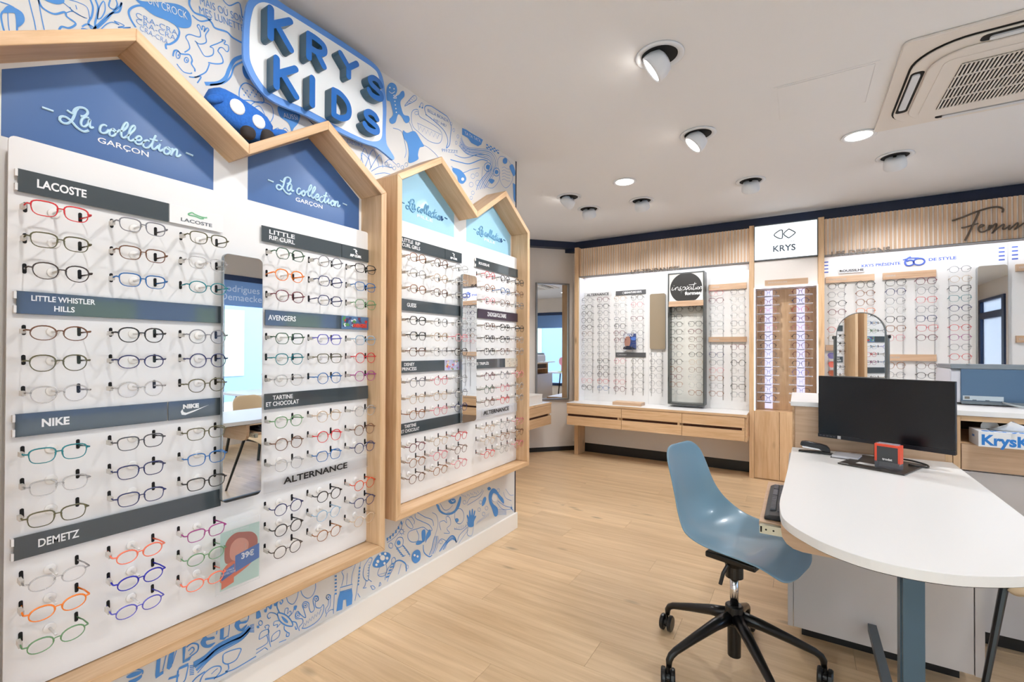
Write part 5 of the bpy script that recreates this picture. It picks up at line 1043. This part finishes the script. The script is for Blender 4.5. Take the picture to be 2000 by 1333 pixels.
tis = MB(); a0 = [(.70, 2.80, .9585), (.75, 2.785, .959), (.81, 2.782, .959), (.87, 2.80, .959), (.85, 2.83, .959), (.78, 2.838, .959), (.72, 2.83, .959)]; tp = [(.745, 2.79, .990), (.757, 2.785, 1.004), (.765, 2.785, 1.004), (.785, 2.792, .992), (.778, 2.800, .988), (.765, 2.802, .995), (.752, 2.798, .990)]
tp = [(x, y-.03, z) for x, y, z in tp]
tis.add(a0+tp, [(i, (i+1) % 7, 7+(i+1) % 7, 7+i) for i in range(7)]+[tuple(range(7, 14))])
part('tissue', tis, mat('tissue_white', (240, 240, 242), .9), tb, smooth=True)
part('plastic_flap', MB().lathe([(0, 0), (.028, 0), (.03, .002), (0, .003)], (.715, 2.84, .965), 20, (0, -1, .15)), mat('flap', (206, 204, 204), .3), tb)
# printer
pr = thing('printer', 'large dark blue and white desktop printer on the counter at right', 'printer', (.9, 3.25, 1.036))
prb = mat('printer_blue', (74, 104, 134), .35); prw = mat('printer_white', (214, 214, 222), .4); prg = mat('printer_grey', (112, 122, 130), .35)
px0, px1, py0, py1 = .678, 1.12, 3.10, 3.40
part('body', MB().prism([(py0+.004, 1.046), (py0+.004, 1.20), (py0+.02, 1.212), (py1-.03, 1.212), (py1, 1.17), (py1, 1.046)], px0-.036, px1+.03, 'x'), prw, pr, bev=.004)
part('front_cover', MB().box(px0, px1+.01, py0-.006, py0+.003, 1.050, 1.212), prb, pr, bev=.002)
part('lid', MB().prism([(py0-.006, 1.213), (py0+.01, 1.235), (py1-.04, 1.232), (py1-.01, 1.213)], px0-.036, px1+.03, 'x'), prg, pr, bev=.003)
part('lower_lip', MB().box(px0, px1+.01, py0-.012, py0-.006, 1.042, 1.056), prg, pr)
part('paper_slot', MB().box(px0+.006, px0+.148, py0-.009, py0-.0065, 1.060, 1.082), mat('slot_silver', (192, 204, 212), .3), pr)
part('slot_cavity', MB().box(px0+.012, px0+.030, py0-.0100, py0-.009, 1.066, 1.078), mat('slot_dark', (120, 116, 108), .6), pr)
for x in (.040, .085): part('slot_tab', MB().box(px0+x, px0+x+.014, py0-.0115, py0-.009, 1.060, 1.064), prg, pr)
part('power_button', MB().lathe([(.007, 0), (.007, .003), (.0, .004)], (px0+.03, py0+.012, 1.2345), 16), chrome, pr)
for x, y in ((px0-.02, py0+.03), (px1, py0+.03), (px0-.02, py1-.03), (px1, py1-.03)): part('foot', MB().lathe([(.009, 0), (.009, .0105)], (x, y, 1.036), 12), black, pr)
solo('printer_cable', MB().tube(cat_rom([(.82, 3.082, 1.056), (.86, 3.02, 1.045), (.92, 2.98, 1.041), (1.02, 2.93, 1.041), (1.15, 2.95, 1.041)], 5), .0045, 8), mat('cable_grey', (176, 182, 186), .4), (.9, 3.0, 1.04), 'pale grey cable running from the printer across the counter top', 'cable', smooth=True)
# table mirror
tm = thing('arched_table_mirror', 'arched tilting table mirror with grey frame standing behind the monitor', 'mirror', (.287, 3.18, 1.036))
hw, mz0 = .118, 1.150; MR = Matrix.Translation((.288, 3.18, 0))@Matrix.Rotation(math.radians(-27), 4, 'Z')
def mr(mb): mb.v = [tuple(MR@Vector(v)) for v in mb.v]; return mb
def arch(hw, z0, zt):
    c = zt-hw; return [(-hw, z0)]+[(-hw*math.cos(a), c+hw*math.sin(a)) for a in [i*PI/20 for i in range(21)]]+[(hw, z0)]
part('frame', mr(MB().prism(arch(hw, mz0, 1.513), 0, .012, 'y')), mat('frame_zinc', (126, 130, 130), .3, .7), tm, bev=.001)
part('mirror_glass', mr(MB().prism(arch(hw-.005, mz0+.006, 1.508), -.0015, 0, 'y')), mirror_m, tm)
for s in (-1, 1):
    part('side_arm', mr(MB().box(s*(hw+.008)-.004, s*(hw+.008)+.004, -.006, .014, 1.046, 1.385)), MATS['frame_zinc'], tm)
    part('pivot_knob', mr(MB().lathe([(.009, 0), (.010, .006), (.0, .010)], (s*(hw+.012), .004, 1.375), 14, (s, 0, 0))), black, tm)
part('base', mr(MB().box(-.14, .14, -.07, .09, 1.0365, 1.046)), MATS['frame_zinc'], tm, bev=.002)
# ================================================================ MONITOR AND DESK ITEMS
A, B = Vector((.082, 2.752, 0)), Vector((.542, 2.548, 0)); e = (B-A).normalized(); nf = Vector((e.y, -e.x, 0)); Wm = (B-A).length
an = math.atan2(e.y, e.x)
def mloc(u, w, z): return A+e*u+nf*w+Vector((0, 0, z))
def mbox(mb, u0, u1, w0, w1, z0, z1):
    vs = [tuple(mloc(u, w, z)) for u in (u0, u1) for w in (w0, w1) for z in (z0, z1)]
    return mb.add(vs, [(0, 1, 3, 2), (4, 6, 7, 5), (0, 4, 5, 1), (2, 3, 7, 6), (0, 2, 6, 4), (1, 5, 7, 3)])
mo = thing('monitor', 'black flat-screen monitor on a square stand at the back of the desk', 'monitor', tuple(mloc(Wm/2, -.03, .80)))
part('casing', mbox(MB(), 0, Wm, -.022, 0, .874, 1.175), black, mo, bev=.002)
part('screen', mbox(MB(), .004, Wm-.004, 0, .0012, .892, 1.171), mat('screen_black', (12, 14, 20), .22), mo)
part('lower_bezel', mbox(MB(), .0, Wm, 0.0, .003, .874, .891), mat('bezel_black', (26, 26, 32), .3), mo)
text('iiyama', .013, tuple(mloc(Wm/2, .0034, .8825)), Matrix.Rotation(an, 3, 'Z')@ROTB, mat('letter_silver', (150, 152, 158), .4), mo, 'lettering', ex=.0002, align='CENTER')
part('energy_sticker', mbox(MB(), .084, .098, .003, .0034, .8755, .8895), mat('sticker', (206, 206, 208), .5), mo)
for i in range(5): part('port_label', mbox(MB(), .006+.015*i, .016+.015*i, .003, .0033, .880, .885), mat('label_grey', (84, 86, 92), .5), mo)
part('stand_neck', mbox(MB(), Wm*.44, Wm*.50, -.06, -.022, .806, 1.0), black, mo)
bz = mbox(MB(), .165, .398, -.055, .218, .8005, .807)
part('stand_base', bz, mat('base_graphite', (72, 68, 66), .35, .3), mo, bev=.0015)
part('base_label', mbox(MB(), .215, .30, .125, .165, .807, .8073), mat('paper', (232, 232, 232), .6), mo); part('edge_label', mbox(MB(), .168, .205, .212, .217, .807, .8073), MATS['paper'], mo)
solo('monitor_cable', MB().tube(cat_rom([tuple(mloc(.25, -.05, .812)), tuple(mloc(.33, -.075, .812)), tuple(mloc(.40, -.05, .808)), tuple(mloc(.41, .0, .806)), tuple(mloc(.36, .03, .812))], 6), .0035, 8), black, tuple(mloc(.3, 0, .80)), 'black cable curling on the desk behind the red stamp', 'cable', smooth=True)
# stamp
sv = lambda u, w, z: mloc(u, w, z)
st = thing('self_inking_stamp', 'red and black self-inking stamp standing on the monitor base', 'stamp', tuple(mloc(.33, .15, .8075)))
u0, u1, w0, w1 = .285, .372, .135, .172
red = mat('stamp_red', (238, 84, 56), .35)
part('stamp_foot', mbox(MB(), u0+.002, u1-.002, w0-.004, w1+.004, .8075, .836), clear('smoke', (120, 124, 134), .45, .1), st)
part('stamp_body', mbox(MB(), u0+.006, u1-.006, w0+.001, w1-.001, .834, .900), mat('stamp_black', (66, 68, 70), .35), st, bev=.002)
part('stamp_frame', mbox(mbox(mbox(MB(), u0, u0+.008, w0, w1+.001, .832, .908), u1-.008, u1, w0, w1+.001, .832, .908), u0+.008, u1-.008, w0, w1+.001, .898, .908), red, st, bev=.0012)
part('stamp_top', mbox(MB(), u0+.008, u1-.008, w0+.005, w1-.005, .908, .911), mat('stamp_silver', (180, 176, 190), .3), st)
text('trodat', .013, tuple(mloc((u0+u1)/2, w1+.0002, .846)), Matrix.Rotation(an, 3, 'Z')@ROTB, litw, st, 'lettering', ex=.0002, align='CENTER', bold=.0004)
# stapler
sp_ = thing('stapler', 'black stapler with a silver rail at the back left of the desk', 'stapler', (.06, 2.70, .80))
sm = Matrix.Translation((.0, 2.70, .8005))@Matrix.Rotation(math.radians(-6), 4, 'Z')
def spart(name, mb, m, bev=0, smooth=False):
    mb.v = [tuple(sm@Vector(v)) for v in mb.v]; return part(name, mb, m, sp_, bev=bev, smooth=smooth)
spart('stapler_base', MB().prism([(.0, 0), (.145, 0), (.15, .006), (.10, .012), (.0, .007)], -.014, .014, 'y'), black, .001)
spart('staple_rail', MB().prism([(.015, .022), (.095, .016), (.095, .022), (.015, .029)], -.008, .008, 'y'), chrome)
spart('stapler_arm', MB().prism([(.006, .034), (.01, .052), (.03, .055), (.09, .048), (.115, .042), (.127, .028), (.130, .010), (.10, .011), (.085, .022), (.03, .030), (.012, .029)], -.013, .013, 'y'), mat('stapler_navy', (14, 16, 26), .25), .004)
# notepad
npd = thing('notepad', 'thick white square notepad on a dark card beside the stapler', 'notepad', (.20, 2.63, .80))
pm = Matrix.Translation((.19, 2.655, .8005))@Matrix.Rotation(math.radians(-14), 4, 'Z')
for nm, bxx, m_, bv in (('card', (-.055, .055, -.05, .05, 0, .002), dark, 0), ('paper_block', (-.05, .05, -.047, .047, .002, .013), mat('pad_white', (222, 222, 228), .6), .0005), ('top_sheet', (-.05, .05, -.047, .047, .013, .0134), mat('pad_grey', (170, 170, 174), .5), 0)):
    m1 = MB().box(*bxx); m1.v = [tuple(pm@Vector(v)) for v in m1.v]; part(nm, m1, m_, npd, bev=bv)
# ================================================================ THINGS SEEN ONLY IN THE MIRRORS
tbl = thing('side_table', 'white table by the shop window reflected in the near mirror', 'table', (2.4, 3.5, 0))
part('table_top', MB().prism(rrect(2.0, 2.8, 2.9, 4.3, .15), .74, .765, 'z'), white, tbl)
for sx, sy in ((-1, -1), (-1, 1), (1, -1), (1, 1)): part('leg', MB().tube([(2.4+sx*.3, 3.6+sy*.5, .74), (2.4+sx*.36, 3.6+sy*.6, 0)], .016, 8), blackm, tbl)
hm = thing('hand_mirror_stand', 'small round pink table mirror on a lime base reflected in the near mirror', 'mirror', (2.3, 3.3, .766))
pk = mat('pink_plastic', (226, 150, 170), .4)
part('base', MB().lathe([(0, 0), (.10, 0), (.10, .008), (0, .012)], (2.3, 3.3, .766), 28), mat('lime_base', (190, 222, 60), .4), hm)
part('stem', MB().tube([(2.3, 3.3, .776), (2.3, 3.3, .93)], .012, 10), pk, hm)
part('rim', MB().lathe([(.085, -.008), (.098, -.008), (.1, .0), (.098, .008), (.085, .008)], (2.3, 3.3, 1.02), 36, (-1, -.5, 0)), pk, hm); part('mirror_glass', MB().lathe([(0, -.003), (.086, -.003), (.086, .003), (0, .003)], (2.3, 3.3, 1.02), 36, (-1, -.5, 0)), mirror_m, hm)
pf = thing('potted_plant', 'green leafy plant by the shop window reflected in the near mirror', 'plant', (2.95, 4.0, 0))
part('pot', MB().lathe([(.0, 0), (.12, 0), (.15, .30), (.14, .30), (.13, .27), (0, .27)], (2.95, 4.3, 0), 24), mat('pot_grey', (90, 96, 104), .5), pf)
lf = MB(); rd = random.Random(4)
for i in range(60):
    a = rd.uniform(0, 2*PI); r_ = rd.uniform(.15, .32); z = rd.uniform(.6, 1.6); c = Vector((2.93, 4.3, rd.uniform(.3, z))); t_ = Vector((2.93+r_*.6*math.cos(a), 4.3+r_*math.sin(a), z)); s_ = Vector((-math.sin(a), math.cos(a), 0))*.022; m_ = (c+t_)/2+Vector((0, 0, .08))
    lf.add([c, m_-s_, t_, m_+s_], [(0, 1, 2, 3)])
part('foliage', lf, mat('leaf_green', (72, 132, 72), .5), pf, kind='stuff')
sgn = thing('window_lettering_panel', 'blue window blind with white shop name reflected in the near mirror', 'sign', (3.14, 3.3, 1.85))
bp_ = part('blind', MB().box(3.15, 3.16, 1.28, 5.02, 1.88, 2.22), mat('blind_blue', (104, 142, 196), .5), sgn)
RM = Matrix(((0, 0, -1), (1, 0, 0), (0, 1, 0)))
me = text('Rodrigues\nDemaecker', .13, (3.148, 3.1, 2.05), RM, mat('letter_window', (190, 206, 228), .5), sgn, 'lettering', ex=.001, line=.9)
# ================================================================ EYEWEAR
def lens_pts(style, n):
    a, b, ex = {'rect': (.0240, .0176, 3.0), 'oval': (.0238, .0172, 2.15), 'round': (.0228, .0205, 2.1), 'hex': (.0236, .0190, 2.6), 'panto': (.0232, .0195, 2.3), 'cat': (.0255, .0175, 2.6), 'aviator': (.027, .023, 2.4)}[style]
    out = []
    for i in range(n):
        t = 2*PI*i/n; c, s = math.cos(t), math.sin(t)
        x = a*math.copysign(abs(c)**(2/ex), c); z = b*math.copysign(abs(s)**(2/ex), s)
        if style in ('panto', 'rect', 'cat', 'aviator'): x *= 1+.10*(z/b)
        if style == 'hex': k = round(t/(PI/3))*PI/3; q = math.cos(PI/6)/max(.5, math.cos((t % (PI/3))-PI/6)); x *= .55+.5*q; z *= .55+.5*q
        if style == 'cat' and x > 0 and z > 0: z += .004*(x/a)**2; 
        out.append((x, z))
    return out
GM = {}
def gmeshes(style, big=False, fine=True, flip=False, thick=1.):
    key = (style, big, fine, thick)
    if key in GM: return GM[key]
    n = 22 if fine else 14; k = 6 if fine else 4; sc = 1.24 if big else 1.; tw = (.0625 if not big else .073)
    L = [(x, z*(1.27 if big else 1.06)) for x, z in lens_pts(style, n)]; off = .0305*sc; rr = .0014*thick*(1.25 if big else 1)
    fr = MB(); cz = 0.
    def curve(x): return .10*(x*x)/.06*.5      # face-form wrap, front bends back slightly
    for s in (-1, 1):
        pts = [(s*(off+x*sc), curve(off+x*sc), cz+z*sc) for x, z in L]
        rs = [rr*(1.35 if z > 0 else .9) for x, z in L]
        fr.tube(pts, rs, k, closed=True, up=(0, 1, 0))
    xin = off-max(p[0] for p in L)*sc*.93
    fr.tube([(-xin, .0, .003), (-xin*.5, -.0008, .0068), (xin*.5, -.0008, .0068), (xin, .0, .003)], [rr*1.1, rr*.95, rr*.95, rr*1.1], k, flat=1.2)
    xo = off+max(p[0] for p in L)*sc*.96; zo = .006
    for s in (-1, 1): fr.tube([(s*(xo-.0005), curve(xo), zo), (s*(tw-.001), curve(tw)+.001, zo+.001), (s*tw, .010, zo)], [rr*1.3, rr*1.5, rr*1.1], k)
    f = fr.mesh('front', smooth=True)
    lens = {}
    for s in (-1, 1):
        m = MB(); pts = [(s*(off+x*sc*.97), curve(off+x*sc)+.0002, z*sc*.97) for x, z in L]; m.add(pts, [tuple(range(n))] if s > 0 else [tuple(range(n-1, -1, -1))]); lens[s] = m.mesh('lens')
    tl = .068 if not big else .086; temple = {}
    for s in (-1, 1): temple[s] = MB().tube([(s*tw, .009, zo), (s*(tw-.002), tl*.55, zo-.0005), (s*(.054 if not big else .064), tl, zo-.002)], [rr*1.15, rr*1.0, rr*1.25], k, flat=1.5).mesh('temple', smooth=True)
    pads = MB()
    for s in (-1, 1): pads.lathe([(0, -.0012), (.0025, -.0008), (.0025, .0008), (0, .0012)], (s*(xin*.8), .004, -.003), 8, (s, -.5, 0))
    GM[key] = (f, lens[-1], lens[1], temple[-1], temple[1], pads.mesh('nose_pads'))
    return GM[key]
TAG = MB().box(-.004, .0035, .026, .052, -.006, .006).mesh('price_tag')
tagm = clear('tag_clear', (238, 232, 224), .55, .2)
CC = {'r': ('red', (214, 40, 48)), 'k': ('black', (24, 24, 26)), 'b': ('brown', (110, 70, 46)), 'd': ('dark brown', (58, 44, 38)), 'n': ('navy', (34, 44, 96)), 'u': ('blue', (34, 104, 170)), 'U': ('deep blue', (28, 32, 170)),
      'c': ('clear', None), 'C': ('clear', None), 'g': ('green', (104, 150, 104)), 'G': ('dark green', (52, 92, 64)), 't': ('teal', (24, 126, 136)), 'o': ('orange', (246, 130, 40)), 'O': ('coral', (248, 122, 92)), 'p': ('purple', (160, 52, 130)),
      'P': ('pink', (224, 130, 140)), 'v': ('violet', (84, 84, 190)), 'y': ('tortoiseshell', (150, 92, 44)), 's': ('grey', (128, 128, 134)), 'e': ('olive', (92, 88, 60)), 'm': ('maroon', (112, 36, 50)), 'l': ('pale blue', (150, 180, 204)), 'a': ('beige', (204, 178, 150)), 'f': ('orange red', (222, 78, 34)), 'q': ('dark grey', (72, 74, 80))}
def gcol(c):
    if c in 'cC': return clear('crystal_frame', (206, 204, 204), .24, .12)
    return mat('frame_'+CC[c][0].replace(' ', '_'), CC[c][1], .22, coat=.5)
SHP = {'rect': 'rectangular', 'oval': 'oval', 'round': 'round', 'hex': 'angular', 'panto': 'rounded', 'cat': 'upswept', 'aviator': 'aviator'}
NG = 0
def glasses(x, y, z, rz, style, c, label, group, big=False, fine=True, tag=False, tilt=0., thick=1., tint=None, kind='eyeglasses'):
    global NG
    NG += 1
    f, l1, l2, t1, t2, pd = gmeshes(style, big, fine, thick=thick)
    r = bpy.data.objects.new('sunglasses' if tint else 'eyeglasses', None); r.empty_display_size = .02; COL.objects.link(r); r.location = (x, y, z); r.rotation_euler = (tilt, 0, rz); props(r, label, kind, group)
    m = gcol(c); lm = lens_m if not tint else mat('tint_%d_%d_%d' % tint, tint, .08, coat=.5)
    for nm, me, mm in (('front', f, m), ('lens', l1, lm), ('lens', l2, lm), ('temple', t1, m), ('temple', t2, m)):
        o = bpy.data.objects.new(nm, me); COL.objects.link(o); o.parent = r
        if not me.materials: me.materials.append(mm)
        o.material_slots[0].link = 'OBJECT'; o.material_slots[0].material = mm
    if fine:
        o = bpy.data.objects.new('nose_pads', pd); COL.objects.link(o); o.parent = r
        if not pd.materials: pd.materials.append(clearp)
    if tag:
        o = bpy.data.objects.new('price_tag', TAG); COL.objects.link(o); o.parent = r; o.location = (-.0605, 0, .004)
        if not TAG.materials: TAG.materials.append(tagm)
    return r
ORD = ['top', 'second', 'third', 'fourth', 'fifth', 'sixth', 'seventh', 'eighth', 'ninth', 'tenth', 'eleventh', 'twelfth', 'thirteenth', 'bottom']
STY = {'R': 'rect', 'O': 'oval', 'D': 'round', 'H': 'hex', 'P': 'panto', 'C': 'cat'}
# each item: colour letter + shape letter, twelve rows of three columns
PA = 'rR sR eR  eR bR cR  dP uR tO  bO kP sD  eP nO nD  cP cD eP  tR qR eR  cR nR uR  eR nR kR  cO OO pR  oO UO gO  gO vO OO'.split()
PB = 'GH sD kR  oP nH uR  mP nH gH  GH vH lH  tP eR rD  cP uD pD  gP aD cD  bD rD bD  cD uH nD  nD kD fD  kD lD nP  dD yD aD'.split()
PC = 'yP bD cR  cP aD cR  yP bP sR  kH cD cH  kH aD PH  bH cD kH  sD PD cD  aD aD sD  yD PD nD  mD aD rD  yD PD bD  bD yD PD'.split()
PD = 'rD kD kH  yD uH bH  PP bH sH  bH kH kH  kH kH cH  kH bH cD  mD sD PD  GD PD cD  bD rD cD  aD cD PD  aD yD bD  rD cD PD'.split()
rd = random.Random(21)
def wallset(items, cols, dy, dz, where):
    for i, it in enumerate(items):
        r_, c_ = divmod(i, 3); w = ['left', 'middle', 'right'][c_]
        lab = '%s %s child eyeglasses, %s row, %s column, %s' % (CC[it[0]][0], SHP[STY[it[1]]], ORD[r_] if r_ < 11 else 'bottom', w, where)
        low = r_ >= 9
        glasses(XG, cols[c_]+dy+rd.uniform(-.002, .002), ROWS[r_]+dz-.002+(.0 if not low else -.004), PI/2+rd.uniform(-.02, .02), STY[it[1]], it[0], lab, None, tag=(low or rd.random() < .85), tilt=(.0 if not low else .10)*1., thick=1.15 if it[0] in 'kOoU' else 1.)
wallset(PA, (.394, .570, .746), 0, 0, 'left of near display mirror')
wallset(PB, (1.028, 1.203, 1.385), 0, 0, 'right of near display mirror')
wallset(PC, (.394, .570, .746), DY, DZ-.003, 'left of far display mirror')
wallset(PD, (1.028, 1.203, 1.385), DY, DZ-.003, 'right of far display mirror')
def colset(x, z0, step, items, where, y=None, zs=None):
    if y is None: y = 5.362; k_ = y/5.40; x *= k_; z0 = 1.3+(z0-1.3)*k_; step *= k_
    for i, it in enumerate(items.split()):
        if it == '--': continue
        z = z0-step*i if zs is None else zs[i]
        tint = None; c = it[0]
        if len(it) > 2: tint = {'V': (110, 90, 150), 'R': (214, 80, 60), 'B': (176, 96, 70)}[it[2]]
        lab = '%s %s %s, %s row of %s' % (CC[c][0], SHP[STY[it[1]]], 'sunglasses' if tint else 'eyeglasses', (ORD[i] if i < 13 else 'bottom'), where)
        glasses(x+rd.uniform(-.004, .004), y, z, rd.uniform(-.03, .03), STY[it[1]], c, lab, None, big=True, fine=False, tint=tint, thick=1.0+(.25 if c in 'kmydn' else 0))
T0, TS = 1.922, .084
colset(GX1[0], T0, TS, 'sP kR kD kP kO bP sR cD sR cR cD sP PR kP', 'leftmost column beside the left oak post')
colset(GX1[1], T0, TS, 'mR kR sD sP qD sP sD cD sR kR kR kD rR uR', 'second column from the left oak post')
colset(GX1[2], T0, TS, 'aP cR cP sR kP mP mP cP -- PD cR cD PR mP', 'third column from the left oak post')
colset(GX1[3], T0, TS, 'kR PP cR mC cD sP sR sR -- eD cP eD cR cR', 'fourth column, under the charcoal strip')
colset(GX1[4], T0-.084*8, TS, 'cP sP qC cR cD cR', 'short column below the bronze panel')
colset(-1.197+.04-.012, 1.757, TS, 'kR kR kO kR kO bO sP kP yP mR yR cP', 'left column in the black-disc frame', y=5.345)
colset(-.983+.02, 1.757, TS, 'kP cR kR mO bR bR kO aR bR cR cD yR', 'right column in the black-disc frame', y=5.345)
colset(-.757, T0, TS, 'PR mC cR cD sR cR -- sR nC sC PR yR cR yR', 'column left beneath oak strip right of disc frame')
colset(-.547, T0, TS, 'sR cR cD cR sR cR -- mR sO kD cR sR kR sR', 'column beside the post left of the logo box')
colset(SX[0], SZ[0], .0893, 'sP yO PR mR PR kO kO sP sP sR sD sR nP', 'left light column in the lit cabinet', y=5.362)
colset(SX[1], SZ[0], .0893, 'mD nO rD mO PO kO mP mP kR vP cR qR sP', 'right light column in the lit cabinet', y=5.362)
colset(GX2[0], T0, TS, 'kO sO kO mO cR rO aD -- vRV rRR bRB', 'column beside the post behind the arched mirror')
colset(GX2[1], T0, TS, 'kD yO yP oR cP sP cR -- sR sR cR', 'second column from the post behind the arched mirror')
colset(GX2[2], T0, TS, 'kC nH sH cH kR yR PR -- -- yP sO', 'column left of two under the second oak strip')
colset(GX2[3], T0, TS, 'mH sD rR sH nR rC mO -- -- bO kO', 'column right of two under the second oak strip')
colset(GX2[4], T0+TS, TS, 'sO aO kC tC nO qO rO pO sO rO', 'column left of the silver wall mirror')
colset(GX2[5], T0, TS, 'kC bC sR sR sR rR sR -- kR sD', 'column right of the silver wall mirror')
for i in range(9):
    glasses(-2.852, 4.86, 1.88-.084*(i+(1 if i > 4 else 0)), PI/2, 'panto', 'k' if i in (5, 6, 7) else 'q', '%s rounded eyeglasses, %s of the column seen past the papered wall end' % ('black' if i in (5, 6, 7) else 'dark grey', ORD[i] if i < 8 else 'lowest'), None, big=True, fine=False)
